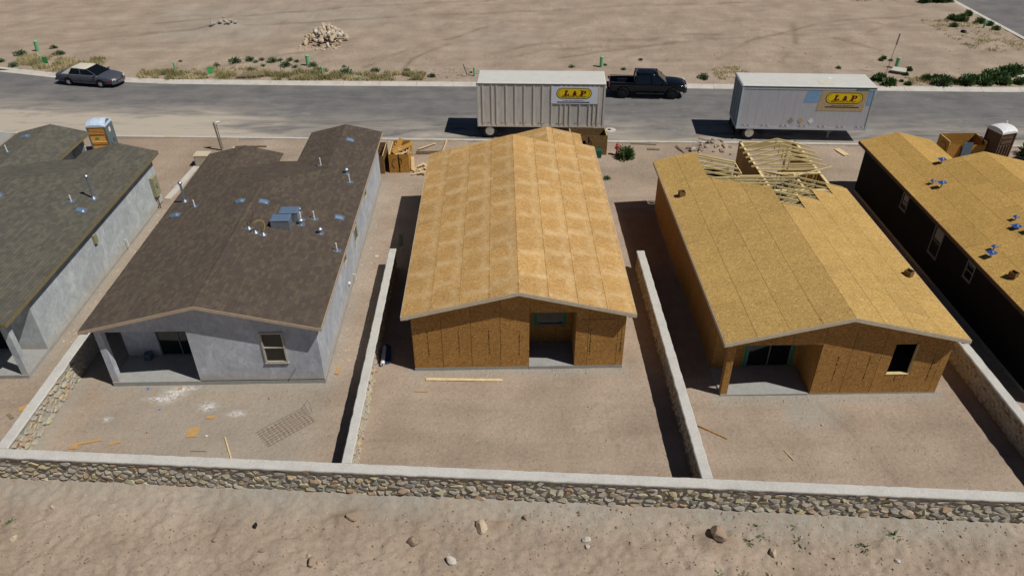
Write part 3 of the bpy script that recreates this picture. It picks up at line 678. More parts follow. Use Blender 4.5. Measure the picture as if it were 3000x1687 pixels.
    if framed:
        slopes = {'L': (-OV, 1, [(-GD, 0), (-GD, RG), (10.39, RG), (12.67, 2.25), (15.88, 2.25), (15.88, 0)]),
                  'R': (W+OV, -1, [(-GD, 0), (12.32, 0), (12.32, 1.185), (11.18, 1.185), (11.18, 2.37), (9.92, 2.37), (9.92, 3.555), (8.68, 3.555), (8.68, RG), (-GD, RG)])}
        extra = []
    d = MB()
    for k_ in 'LR':
        p = [on(k_, y, s_, -.014) for y, s_ in slopes[k_][2]]; d.prism(p, nrm[k_]*-.03)
    for e_ in extra:
        n_ = (Vector(P(*e_[1]))-Vector(P(*e_[0]))).cross(Vector(P(*e_[2]))-Vector(P(*e_[0]))).normalized(); n_ = n_ if n_.z > 0 else -n_
        d.prism([Vector(P(*q))-n_*(.0 if cover == 'shingle' else .014) for q in e_], n_*-.03)
    d.build('roof_deck', mats['deck'], H)
    info['on'] = on; info['nrm'] = nrm
    if cover in ('osb', 'frame'):
        for k_ in 'LR':
            ex, sg, poly = slopes[k_]; w = 1.219/SC; r_ = 0
            while r_*w < RG-.01:
                y0 = -GD-(1.219 if r_ % 2 else 0)
                while y0 < 19:
                    s1 = (r_+1)*w if (r_+1)*w < RG-.05 else RG
                    c = clip(poly, y0+.0045, y0+2.4335, r_*w+.008, s1-.004)
                    if len(c) > 2 and area(c) > .03:
                        MB().prism([on(k_, y, s_, -.013) for y, s_ in c], nrm[k_]*(.013+R.uniform(-.001, .002))).build('roof_sheet', mats['roof'], H)
                    y0 += 2.438
                r_ += 1
        for e_ in extra:
            ys = sorted(q[1] for q in e_); y0 = ys[0]
            n_ = (Vector(P(*e_[1]))-Vector(P(*e_[0]))).cross(Vector(P(*e_[2]))-Vector(P(*e_[0]))).normalized(); n_ = n_ if n_.z > 0 else -n_
            xs_ = [q[0] for q in e_]; x0, x1 = min(xs_), max(xs_); zf = lambda x: np.interp(x, *zip(*sorted({(q[0], q[2]) for q in e_})))
            while y0 < ys[-1]:
                for u0 in (x0, x0+(x1-x0)*.45):
                    u1 = x0+(x1-x0)*.45 if u0 == x0 else x1
                    c = clip([(q[0], q[1]) for q in e_], u0+.004, u1-.004, y0+.005, y0+2.433)
                    if len(c) > 2: MB().prism([P(x, y, float(zf(x))) for x, y in c], n_*-.012).build('roof_sheet', mats['roof'], H)
                y0 += 2.438
    elif cover == 'shingle':
        rs = random.Random(len(label)); ex_ = .143; hx = ex_/SC
        cand = []
        for k_ in 'LR':
            ex, sg, poly = slopes[k_]; nr = int(RG/hx)+1
            for r_ in range(nr):
                s0 = r_*hx; s1 = min(s0+hx*1.06, RG); y = -GD-rs.uniform(0, .3)
                if s0 >= RG-.01: continue
                while y < 19.1:
                    w = rs.choice((.15, .22, .30, .30, .38)); c = clip(poly, y, y+w-.004, s0, s1)
                    if len(c) > 2 and area(c) > .003: cand.append((k_, y, s0, s1, c, rs.random(), rs.choice((0, .003, .006))))
                    y += w
        cand.sort(key=lambda q: q[1])
        fld = MB(); fld.tone = []
        for i, (k_, y, s0, s1, c, tn, ra) in enumerate(cand):
            up = [Vector(on(k_, a, s_, -.006))+nrm[k_]*((.014+ra)*(1-(s_-s0)/(s1-s0+1e-6))+.002) for a, s_ in c]
            lo = [Vector(on(k_, a, s_, -.012)) for a, s_ in c]; n_ = len(c); fs = [tuple(range(n_))]+[(j, (j+1) % n_, n_+(j+1) % n_, n_+j) for j in range(n_)]
            if i < 300: MB().add(up+lo, fs).build('shingle', 'sh_'+mats['roof'], H)
            else: fld.add(up+lo, fs); fld.tone += [tn]*len(fs)
        for e_ in extra:      # small back slopes
            ys = [q[1] for q in e_]; xs_ = [q[0] for q in e_]; pl = [(q[0], q[1]) for q in e_]
            A_ = np.linalg.lstsq(np.array([(q[0], q[1], 1) for q in e_]), np.array([q[2] for q in e_]), rcond=None)[0]
            al_y = abs(A_[1]) > abs(A_[0])
            u = min(xs_) if not al_y else min(ys)
            while u < (max(xs_) if not al_y else max(ys)):
                t = (min(ys) if not al_y else min(xs_))-rs.random()*.3
                while t < (max(ys) if not al_y else max(xs_)):
                    w = rs.choice((.15, .22, .3, .38)); c = clip(pl, u, u+hx, t, t+w) if not al_y else clip(pl, t, t+w, u, u+hx)
                    if len(c) > 2: fld.add([P(x, y, A_[0]*x+A_[1]*y+A_[2]+.006+rs.choice((0, .003))) for x, y in c], [tuple(range(len(c)))]); fld.tone.append(rs.random())
                    t += w
                u += hx
        fld.build('shingle_field', 'sh_'+mats['roof']+'_a', H, kind='stuff', fix=False)
        # ridge caps
        for j in range(int((10.25 if plan == 'A' else 14)/.3)):
            y = -GD+j*.3; q = [on('L', y, RG-.13, .006), on('L', y, RG, .014), on('R', y, RG-.13, .006), on('R', y+.3, RG-.13, .004), on('L', y+.3, RG, .01), on('L', y+.3, RG-.13, .004)]
            MB().add(q, [(0, 1, 4, 5), (1, 2, 3, 4)]).build('ridge_shingle', 'sh_'+mats['roof'], H)
    if plan == 'A' and cover == 'shingle':
        for x_, y0, y1 in ((4.88, 14.98, 18.97), (3.93, 14.98, 16.06)):
            q0, q1 = sorted((mx(x_-.01), mx(x_+.01))); MB().box(q0, q1, y0, y1, ZE-.16, ZE+.0).build('eave_fascia', fascia, H)
    # fascia boards: rakes on the front gable, eaves
    fh = mats.get('fh', .17)
    for k_ in 'LR':
        a, c = Vector(on(k_, -GD-.022, 0, -.012)), Vector(on(k_, -GD-.022, RG, -.012))
        n2 = 2; pts = [a, c, c-Vector((0, 0, fh)), a-Vector((0, 0, fh))]
        MB().prism(pts, (0, .02, 0)).build('rake_fascia', fascia, H)
        ex, sg, poly = slopes[k_]; ymax = max(y for y, s_ in poly if s_ == 0)
        x_ = ex-sg*.022; p = [P(x_, -GD-.02, ZE-.012), P(x_, ymax, ZE-.012), P(x_, ymax, ZE-.012-fh), P(x_, -GD-.02, ZE-.012-fh)]
        MB().prism(p, ((.02*sg*(-1 if mirror else 1)), 0, 0)).build('eave_fascia', fascia, H)
        # boxed return at the gable corner and soffit
        x0, x1 = sorted((mx(ex+sg*.0), mx(ex+sg*(OV-.012)))); MB().box(x0, x1, -GD+.002, -.014, ZE-fh-.01, ZE-.06).build('eave_return', fascia, H)
        MB().box(x0, x1, -.012, ymax-.05, ZE-fh-.01, ZE-fh+.005).build('soffit', mats.get('soffit', fascia), H)
        b = MB()
        pts = [Vector(on(k_, -GD, .3, -.06)), Vector(on(k_, -GD, RG, -.06)), Vector(on(k_, -.015, RG, -.06)), Vector(on(k_, -.015, .3, -.06))]
        b.prism(pts, (0, 0, -.012)).build('gable_soffit', mats.get('soffit', fascia), H)
    return info
def window(info, ax, at, a, c, z0, z1, out_, fm='frame', slider=False, prj=.03, fw=.055, shade=None):
    """glazed unit set in a hole; ax 'y' facing -y, ax 'x' facing out_ in x"""
    H, P, mx = info['H'], info['P'], info['mx']
    def bx(u0, u1, d0, d1, w0, w1):
        if ax == 'y': q = [P(u0, at+d0, w0), P(u1, at+d1, w1)]
        else: q = [P(at-out_*d0, u0, w0), P(at-out_*d1, u1, w1)]
        (x0, y0, zz0), (x1, y1, zz1) = q; return MB().box(min(x0, x1), max(x0, x1), min(y0, y1), max(y0, y1), min(zz0, zz1), max(zz0, zz1))
    b = MB()
    for u0, u1, w0, w1 in ((a, a+fw, z0, z1), (c-fw, c, z0, z1), (a+fw, c-fw, z0, z0+fw), (a+fw, c-fw, z1-fw, z1)):
        t = bx(u0, u1, -prj, .05, w0, w1); b.add(t.v, t.f)
    m_ = ((a+c)/2-.02, (a+c)/2+.02, z0+fw, z1-fw) if slider else (a+fw, c-fw, (z0+z1)/2-.02, (z0+z1)/2+.02)
    t = bx(m_[0], m_[1], -prj+.01, .05, m_[2], m_[3]); b.add(t.v, t.f)
    w = b.build('window' if not slider else 'sliding_door', fm, H)
    if slider: bx(a+fw, m_[0], .015, .025, z0+fw, z1-fw).build('pane', 'glass', w); bx(m_[1], c-fw, .015, .025, z0+fw, z1-fw).build('pane', 'glass', w)
    else: bx(a+fw, c-fw, .015, .025, z0+fw, m_[2]).build('pane', 'glass', w); bx(a+fw, c-fw, .015, .025, m_[3], z1-fw).build('pane', 'glass', w)
    if not slider and prj > .02:
        bx(a-.03, c+.03, -prj-.02, .0, z0-.03, z0).build('sill', fm, w)
    return w
GH = 'houses under construction along the street'
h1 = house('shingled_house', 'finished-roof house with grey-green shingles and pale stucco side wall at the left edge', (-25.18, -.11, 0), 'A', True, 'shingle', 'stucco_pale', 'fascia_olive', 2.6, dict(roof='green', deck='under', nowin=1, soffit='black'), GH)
h2 = house('shingled_house', 'grey stucco house with brown shingle roof crowded with vents', (-12.54, -.695, .03), 'A', False, 'shingle', 'stucco', 'fascia_brown', 2.63, dict(roof='brown', deck='under', fh=.15), GH)
h3 = house('sheathed_house', 'middle house sheathed in bare tan OSB with scuffed panel roof and small recessed porch', (0, 0, 0), 'B', False, 'osb', 'under', 'fascia_tan', 2.84, dict(roof='osb3', deck='under', sheet='osbw', ceil='osbw', soffit='osbw'), GH)
h4 = house('framed_house', 'OSB house with half-sheathed roof and bare roof trusses at its street end', (12.62, -1.86, -.085), 'A', False, 'frame', 'under', 'fascia_tan', 2.57, dict(roof='osb4', deck='under', sheet='osbw', colm='osbw', ceil='osbw', soffit='osbw'), GH)
h5 = house('papered_house', 'house with olive-yellow OSB roof and black building paper walls at the right edge', (25.07, -2.68, 0), 'C', True, 'osb', 'felt', 'fascia_dark', 2.6, dict(roof='osb5', deck='under', soffit='fascia_dark'), GH)
# windows and doors
window(h2, 'y', 0, 6.55, 7.48, .97, 2.52, 1, 'frame', prj=.05, fw=.07)
window(h2, 'y', PD, 1.45, 3.3, .03, 2.1, 1, 'greytrim', slider=True)
window(h4, 'y', PD, 1.45, 3.3, .03, 2.1, 1, 'greytrim', slider=True)
window(h1, 'y', PD, 1.45, 3.3, .03, 2.1, 1, 'greytrim', slider=True)
window(h1, 'y', 0, 6.55, 7.48, .97, 2.52, 1, 'frame')
for hh, mr in ((h2, 'frame'), (h5, 'greytrim')):
    for a, c, z0, z1 in ((6.1, 6.75, 1.62, 2.5), (9.0, 9.86, 1.05, 2.58), (12.75, 13.42, 1.62, 2.5)): window(hh, 'x', W, a, c, z0, z1, 1, mr)
for a, c, z0, z1 in ((6.1, 6.75, 1.62, 2.5), (9.0, 9.86, 1.05, 2.58)): window(h4, 'x', W, a, c, z0, z1, 1, 'greytrim')
window(h3, 'y', 1.6, 5.25, 6.4, 1.0, 2.3, 1, 'greytrim')
for i, (a, c) in enumerate(((5.13, 5.24), (6.41, 6.52))): MB().box(a, c, 1.575, 1.584, .96, 2.5).build('flashing_tape', 'greentape', h3['H'])
for a, c in ((1.33, 1.44), (3.31, 3.42)): MB().box(a, c, PD-.03, PD-.018, 0, 2.2).build('flashing_tape', 'greentape', h4['H'])
# window hole sill of bare lumber
MB().box(6.52, 7.45, -.03, .12, .97, 1.0).build('rough_sill', 'lumber', h4['H'])
for x in (6.53, 7.46): MB().box(x-.02, x+.02, .0, .11, 1.0, 2.52).build('stud', 'lumber', h4['H'])
# screed band at the foot of the stucco
MB().box(PW+.02, W-.005, -.012, 0, -.04, .03).build('weep_screed', 'darksteel', h2['H'])
# print on the wall sheets: illegible maker's stamp rows
def stamp(info, x, z0, z1, y=-.0175, tilt=0, w=.055):
    b = MB(); z = z1
    while z > z0:
        l = R.choice((.03, .045, .06, .02)); dx = tilt*(z-z0)
        for _ in range(2):
            a = R.uniform(-w/2, 0); c = R.uniform(.0, w/2); b.box(x+dx+a, x+dx+c, y, y+.002, z-l*.8, z-l*.1)
        z -= l+R.choice((.0, .0, .012, .05))
    b.build('stamped_print', 'print', info['H'])
for x in (.63, 1.92, 3.18, 4.44, 7.41, 8.7): stamp(h3, x, .66, 1.97)
for x in (4.42, 5.68, 8.26): stamp(h4, x, .66, 1.95, tilt=-.0)
stamp(h4, 6.95, .66, .9)
b = MB()
for k in range(26): x = 7.0+k*.055; b.box(x, x+R.uniform(.015, .045), -.0175, -.0155, 2.47+R.uniform(-.01, .01), 2.49+R.uniform(.0, .015))
b.build('stamped_print', 'print', h3['H'])

# ---------------------------------------------------------------- framing of the house with bare trusses
H4 = h4['H']; LUM = .046
def member(par, name, p, q, w=LUM, h=.089, mat='lumber'): return MB().bar(p, q, w, h).build(name, mat, par)
def stick(par, name, p, q, h=.089):          # member standing on edge, thickness along y
    return MB().bar(p, q, LUM, h, up=(0, 0, 1)).build(name, 'lumber', par)
def truss(y, xl, xr, zl, xrid, zr, flat=None, tail=0., cut=None, webs=True):
    """one roof truss in the plane y; top chords meet at (xrid, zr) or run flat between flat=(x0,x1)"""
    t = MB().add([], []); T_ = link('truss', None, H4, loc=(0, y, 0))
    sl_ = (zr-zl)/(xrid-xl) if flat is None else SL
    zb_ = zl-tail*0
    if flat is None:
        stick(T_, 'top_chord', (xl-tail, 0, zl-tail*sl_-.05), (xrid, 0, zr-.05)); stick(T_, 'top_chord', (xrid, 0, zr-.05), (xr+tail, 0, zl-tail*sl_-.05))
        stick(T_, 'king_post', (xrid, 0, zr-.1), (xrid, 0, 2.7))
        if webs:
            for s_ in (-1, 1):
                xm = xrid+s_*(xr-xl)*.25; stick(T_, 'web', (xrid, 0, 2.7), (xm, 0, zr-.1-(abs(xm-xrid))*sl_), .06)
    else:
        stick(T_, 'top_chord', (xl-tail, 0, zl-tail*SL-.05), (flat[0], 0, zr-.05)); stick(T_, 'flat_chord', (flat[0], 0, zr-.05), (flat[1], 0, zr-.05)); stick(T_, 'top_chord', (flat[1], 0, zr-.05), (xr+tail, 0, zl-tail*SL-.05))
        for s_ in (0, 1):
            stick(T_, 'web', (flat[s_], 0, zr-.1), (flat[s_], 0, 2.7), .07); stick(T_, 'web', (flat[s_], 0, 2.7), ((flat[s_]+(xl, xr)[s_])/2, 0, (zr+zl)/2-.05), .07)
            MB().box(flat[s_]-.1, flat[s_]+.1, -.024, -.02, zr-.14, zr-.02).build('nail_plate', 'galvbox', T_)
        stick(T_, 'web', ((flat[0]+flat[1])/2, 0, zr-.1), ((flat[0]+flat[1])/2, 0, 2.7), .07)
    stick(T_, 'bottom_chord', (xl, 0, 2.68), (xr, 0, 2.68))
    return T_
zt = ZE-.02; top0 = ZE+OV*SL-.02
for y in (7.1, 7.7, 8.3, 8.9, 9.5, 10.1): truss(y, .1, W-.1, top0, XR, ZR-.03, tail=.35)
for y in (10.71, 11.32, 11.93, 12.54):
    dy = y-10.39; z = ZR-.02-dy*SL; truss(y, .1, W-.1, top0, XR, z, flat=(XR-dy, XR+dy), tail=.35)
for y in (13.1, 13.7, 14.3, 14.9, 15.45, 15.75): truss(y, .05, 3.85, top0, 1.93, 3.44, tail=.3, webs=y > 15)
for y in (15.27, 15.88, 16.45, 17.05, 17.75): truss(y, 5.45, W-.06, top0-.02, 7.09, 3.45, tail=.42, webs=False)
member(H4, 'rake_board', (1.93, 15.86, 3.42), (4.2, 15.86, 2.87)); member(H4, 'subfascia', (4.22, 15.88, 2.87), (4.22, 14.3, 2.87))
# garage and inner stud walls
def studwall(ax, at, a, c, ztop_=2.6, sp=.406, osbside=None, lintel=None):
    Wl = link('stud_wall', None, H4); pt = (lambda u, z: (u, at, z)) if ax == 'y' else (lambda u, z: (at, u, z))
    def bx(u0, u1, z0, z1, nm, w=.07):
        b = MB(); (b.box(u0, u1, at-w, at+w, z0, z1) if ax == 'y' else b.box(at-w, at+w, u0, u1, z0, z1)); b.build(nm, 'lumber', Wl)
    bx(a, c, ztop_-.076, ztop_, 'top_plate'); bx(a, c, 0, .038, 'sole_plate')
    u = a
    while u < c-.03: bx(u, u+.038, .038, ztop_-.076, 'stud', .068); u += sp
    bx(c-.038, c, .038, ztop_-.076, 'stud', .068)
    if osbside is not None:
        u = a
        while u < c-.01:
            e = min(u+1.219, c); b = MB(); o_ = osbside*.078
            (b.box(u+.004, e-.004, at+o_-.006, at+o_+.006, -.02, ztop_-.02) if ax == 'y' else b.box(at+o_-.006, at+o_+.006, u+.004, e-.004, -.02, ztop_-.02)); b.build('wall_sheet', 'osbw', Wl); u = e
    return Wl
zt4 = 2.62
studwall('x', 5.5, 13.0, 19.2, zt4, osbside=-1); studwall('x', W-.07, 10.62, 19.2, zt4, osbside=1)
studwall('y', 14.9, 5.6, W-.15, zt4); studwall('y', 12.9, 0.2, W-.15, zt4); studwall('y', 15.35, 6.6, W-.15, zt4-.05)
studwall('x', 7.3, 13.0, 14.8, zt4); studwall('x', 6.65, 11.0, 12.8, zt4); studwall('x', 3.9, 11.2, 14.0, zt4); studwall('y', 9.6, 4.6, W-.15, zt4)
# door header over the garage opening, with posts
g = link('garage_header', None, H4); MB().box(5.42, W, 19.06, 19.2, 2.26, 2.62).build('header_beam', 'lumber', g)
for x in (5.42, 5.8, W-.12, W-.5): MB().box(x, x+.12, 19.08, 19.19, 0, 2.26).build('post', 'lumber', g)
MB().box(3.95, 5.42, 14.58, 14.62, 2.2, 2.6).build('entry_beam', 'lumber', H4); MB().box(3.95, 5.42, 14.55, 14.66, 2.6, 2.64).build('entry_plate', 'lumber', H4)
member(H4, 'brace', (5.6, 14.9, 2.72), (7.25, 14.2, 2.68)); member(H4, 'ceiling_joist', (6.3, 15.6, 2.66), (W-.1, 15.6, 2.66))
o = MB().bar((19.75, 12.3, 2.74), (21.9, 12.82, 3.0), .06, .06).build('loose_board', 'scrap', label='loose pale two-by-four lying across the top plates of the framed house', cat='board')
# OSB vent stacks, cardboard-brown
def osb_box(x, y, z, label, mat='osbd', rz=.1):
    b = MB(); s = .15
    for a0, a1, b0, b1 in ((-s, s, -s, -s+.02), (-s, s, s-.02, s), (-s, -s+.02, -s+.02, s-.02), (s-.02, s, -s+.02, s-.02)): b.box(a0, a1, b0, b1, -.12, .26)
    b.build('wood_vent_box', mat, loc=(x, y, z), rot=(0, 0, rz), label=label, cat='vent box')
def rz_at(info, wx):            # roof height in world at world x
    lx = wx-info['H'].location.x; lx = min(lx+OV, W+OV-lx); return info['H'].location.z+ZE+lx*SL
osb_box(12.95, 9.55, rz_at(h4, 12.95), 'small square OSB vent box near the left eave of the framed house roof')
osb_box(21.2, 2.05, rz_at(h4, 21.2), 'small square OSB vent box near the right eave of the framed house roof', rz=.6)
osb_box(25.45, 1.65, rz_at(h5, 25.45), 'pale OSB vent box on the olive-yellow roof at the right edge', 'osbd', .5)

# ---------------------------------------------------------------- roof fittings (things screwed down: each one its own)
def slope_rot(info, wx):
    side_ = 1 if (wx-info['H'].location.x) > XR else -1; return (0, side_*math.atan(SL), 0)
def put_z(info, x): return rz_at(info, x)+.012
def low_vent(info, x, y, label, s=1.):
    t = link('roof_vent', None, loc=(x, y, put_z(info, x)), rot=slope_rot(info, x), label=label, cat='roof vent', scale=s*.85)
    MB().box(-.28, .3, -.24, .24, 0, .012).build('flange', 'galv', t)
    b = MB(); n = 7; rings = []
    for i in range(n):
        a = -.2+.4*i/(n-1); h = .13*math.sin(math.pi*(i+.6)/(n+.2))+.03; rings.append([(-.22, a, .012), (-.2, a, h), (.14, a, h*1.05), (.24, a, h*.5), (.26, a, .012)])
    b.loft(rings).build('hood', 'blueg', t, smooth=False); return t
MT['blueg'] = plain('vent_hood_steel_blue', (128, 150, 178), .35, .45, .08, 6)
def pvc_pipe(info, x, y, label, h=.4, base=True):
    t = link('vent_pipe', None, loc=(x, y, put_z(info, x)), label=label, cat='vent pipe')
    MB().tube([(0, 0, -.02), (0, 0, h), (0, 0, h)], .035, 10).build('pipe', 'pvc', t)
    MB().tube([(0, 0, 0), (0, 0, .09)], [.09, .042], 10).build('boot', 'galv', t)
    sgn = 1 if (x-info['H'].location.x) > XR else -1
    MB().box(-.16, .2, -.17, .15, 0, .008).build('flashing', 'galv', t, rot=slope_rot(info, x)); return t
def flue(info, x, y, label, h=1.15):
    t = link('flue_pipe', None, loc=(x, y, put_z(info, x)), label=label, cat='flue pipe')
    MB().tube([(0, 0, -.02), (0, 0, h)], .055, 12).build('pipe', 'galv', t, smooth=False)
    MB().tube([(0, 0, h), (0, 0, h+.03), (0, 0, h+.1), (0, 0, h+.16)], [.07, .1, .11, .05], 12).build('cap', 'galv', t)
    MB().tube([(0, 0, 0), (0, 0, .12)], [.14, .06], 10).build('boot', 'galv', t); MB().box(-.18, .18, -.2, .2, 0, .008).build('flashing', 'galv', t, rot=slope_rot(info, x)); return t
def goose(info, x, y, label, cap='galv'):
    t = link('capped_vent', None, loc=(x, y, put_z(info, x)), label=label, cat='vent')
    MB().tube([(0, 0, -.02), (0, 0, .2)], .06, 10).build('pipe', 'galv', t); MB().tube([(0, 0, .2), (0, 0, .24), (0, 0, .31)], [.12, .13, .06], 12).build('cap', cap, t)
    MB().box(-.16, .16, -.16, .18, 0, .008).build('flashing', 'galv', t, rot=slope_rot(info, x)); return t
low_vent(h1, -24.2, 17.4, 'low metal roof vent nearest the street on the grey-green roof')
pvc_pipe(h1, -24.15, 15.3, 'white vent pipe near the upper left of the grey-green roof')
low_vent(h1, -20.7, 8.45, 'low metal roof vent cut by the left edge, on the ridge of the grey-green roof')
flue(h1, -16.9, 9.75, 'tall galvanised flue pipe on the grey-green roof'); pvc_pipe(h1, -17.7, 9.15, 'short white vent pipe beside the tall flue on the grey-green roof', .3)
low_vent(h1, -16.95, 8.45, 'low metal roof vent just below the flue on the grey-green roof')
flue(h2, -12.15, 9.3, 'galvanised flue pipe by the left eave of the brown roof', .95); pvc_pipe(h2, -11.32, 8.4, 'short white pipe next to the flue near the left eave of the brown roof', .34)
low_vent(h2, -12.1, 7.8, 'low metal vent near the left eave of the brown roof'); low_vent(h2, -8.75, 7.65, 'left of the two low metal vents just beside the brown ridge'); low_vent(h2, -7.6, 7.55, 'right of the two low metal vents at the brown ridge')
low_vent(h2, -4.1, 7.45, 'low metal vent near the right eave of the brown roof, right of the white pipes'); low_vent(h2, -4.95, 16.2, 'low metal vent on the garage end of the brown roof')
pvc_pipe(h2, -5.7, 6.62, 'white vent pipe directly right of the two metal boxes on the brown roof'); pvc_pipe(h2, -5.15, 6.92, 'white vent pipe mid right slope of the brown roof, second right of the metal boxes')
pvc_pipe(h2, -3.72, 4.6, 'white vent pipe lowest and nearest the right eave of the brown roof', .38); pvc_pipe(h2, -4.2, 11.25, 'white vent pipe high on the right slope of the brown roof near the far windows'); pvc_pipe(h2, -6.0, 12.9, 'white vent pipe nearest the notch of the brown roof', .42).location.z = 3.4
goose(h2, -5.9, 7.2, 'small capped vent behind the white pipe beside the metal boxes'); goose(h2, -5.6, 6.2, 'small capped vent in front of the white pipe beside the metal boxes'); goose(h2, -4.65, 5.75, 'small capped steel vent alone on the right slope of the brown roof'); goose(h2, -4.48, 12.1, 'small capped steel vent behind the far white pipe of the brown roof')
def sheet_box(x, y, lx, ly, h, label):
    z = put_z(h2, x); t = link('duct_curb_box', None, loc=(x, y, z), rot=(0, .0, .02), label=label, cat='duct box')
    b = MB(); zl = -.18; b.prism([(-lx, -ly, zl), (lx, -ly, zl), (lx, ly, zl), (-lx, ly, zl)], (0, 0, h-zl)); b.build('body', 'galvbox', t)
    b = MB(); b.loft([[(-lx-.02, -ly-.02, h+.002), (lx+.02, -ly-.02, h+.002), (lx+.02, ly+.02, h+.002), (-lx-.02, ly+.02, h+.002)], [(-lx-.02, -ly-.02, h+.03), (lx+.02, -ly-.02, h+.03), (lx+.02, ly+.02, h+.03), (-lx-.02, ly+.02, h+.03)], [(-lx+.05, -ly+.05, h+.05), (lx-.05, -ly+.05, h+.05), (lx-.05, ly-.05, h+.05), (-lx+.05, ly-.05, h+.05)]]); b.build('lid', 'blueg', t)
sheet_box(-6.35, 5.75, .42, .3, .42, 'nearer of the two square galvanised duct boxes on the brown roof'); sheet_box(-6.15, 6.55, .42, .3, .42, 'farther of the two square galvanised duct boxes on the brown roof')
# refrigerant lines through the brown roof
for i, (x, y, lb) in enumerate(((-7.62, 5.02, 'steel pipe boot with a dark copper stub, left end of the row below the ridge'), (-7.28, 4.8, 'steel pipe boot with loose yellow wire looping above it'), (-6.93, 4.75, 'steel pipe boot at the right end of the row, nearest the metal boxes'))):
    t = link('line_boot', None, loc=(x, y, put_z(h2, x)), label=lb, cat='pipe boot'); MB().tube([(0, 0, 0), (0, 0, .12)], [.13, .04], 10).build('boot', 'galv', t)
    MB().box(-.16, .16, -.14, .14, 0, .008).build('flashing', 'galv', t, rot=slope_rot(h2, x))
    MB().tube([(0, 0, .05), (-.03, .02, .3), (-.08, .05, .42), (-.1, .1, .36)] if i != 1 else [(0, 0, .05), (0, 0, .2), (-.2, -.05, .1)], .014, 6).build('line', 'copper' if i != 1 else 'black', t)
MB().tube([(-7.28, 4.8, put_z(h2, -7.28)+.1)]+[(-7.1+.28*math.cos(a), 4.85+.1*math.sin(a*2), put_z(h2, -7.1)+.33+.3*math.sin(a)) for a in np.linspace(3.6, -1.6, 14)], .009, 5).build('yellow_wire', 'yellow', label='loose loop of yellow wire standing up from the brown roof', cat='wire')
MB().tube([(-7.65, 5.5, put_z(h2, -7.6)), (-7.5, 5.6, put_z(h2, -7.5)+.5), (-7.48, 5.5, put_z(h2, -7.5)+.8)], .012, 5).build('copper_line', 'copper', label='thin copper line standing up behind the pipe boots on the brown roof', cat='pipe')
# blue-flashed pipes on the olive roof
def bluev(x, y, lb, h=.42, s=.18):
    h *= .55
    z = put_z(h5, x); t = link('flashed_vent', None, loc=(x, y, z), rot=(0, 0, R.uniform(-.3, .3)), label=lb, cat='vent'); MB().tube([(0, 0, -.05), (0, 0, h+.08)], .035, 10).build('pipe', 'galv', t)
    MB().box(-s, s, -s*.85, s*.85, h, h+.012).build('flashing', 'blueflash', t, rot=(.06, -.12, 0)); MB().tube([(0, 0, h+.012), (0, 0, h+.09)], [.09, .04], 10).build('boot', 'galv', t)
for a in ((27.25, 11.9, 'blue-flashed pipe nearest the street on the olive-yellow roof', .4), (26.0, 10.1, 'small blue-flashed pipe left of a pair, upper part of the olive-yellow roof', .3, .12), (26.2, 9.6, 'larger blue-flashed pipe right of a pair, upper part of the olive-yellow roof', .5), (27.6, 5.6, 'small blue-flashed pipe farther of the pair by the right edge', .3, .12),
          (27.3, 4.95, 'larger blue-flashed pipe nearer of the pair by the right edge', .22), (25.75, 3.75, 'small blue-flashed pipe above the lower pair near the eave', .3, .12), (25.4, 3.3, 'larger blue-flashed pipe nearest the black wall', .4), (27.65, 4.45, 'blue flashing cut off by the right edge of the picture', .45)): bluev(*a)
MB().box(-.006, -.002, PD, 15.4, 2.32, 2.82).build('black_strip', 'felt', h1['H'])  # black strip high on the side wall below the eave, reusing the felt material
# things on the stucco walls
e = MB().box(-16.34, -16.13, 14.6, 15.2, .7, 1.85).build('electric_panel', 'elec', h1['H']); 
def local(o, info): 
    o.location = -Vector(info['H'].location); return o
local(e, h1); local(MB().tube([(-16.1, 14.85, 1.35), (-16.04, 14.85, 1.35)], [.1, .09], 12).build('meter', 'chrome', h1['H']), h1); local(MB().tube([(-16.24, 14.8, .7), (-16.24, 14.8, -.1)], .03, 6).build('conduit', 'fascia_dark', h1['H']), h1)
local(MB().box(-16.34, -16.2, 7.5, 7.75, 1.85, 2.3).build('vent_hood', 'elec', h1['H']), h1)
local(MB().tube([(-16.3, 10.1, .55), (-16.15, 10.1, .55), (-16.15, 10.1, .1)], .02, 6).build('hose_stub', 'pvc', h1['H']), h1)
local(MB().tube([(-3.7, 5.75, .5), (-3.6, 5.75, .5)], [.09, .07], 10).build('round_vent', 'pvc', h2['H']), h2); local(MB().tube([(-3.7, 6.8, .35), (-3.55, 6.8, .35), (-3.55, 6.8, .0)], .02, 6).build('hose_stub', 'pvc', h2['H']), h2)
MB().tube([(7.4, -.06, .14), (7.75, -.03, .66)], .022, 6).build('loose_pipe', 'galv', h2['H'])
MB().box(.8, 1.1, PD-.35, PD-.05, .03, .3).build('condenser_pad', 'slate', h2['H'])
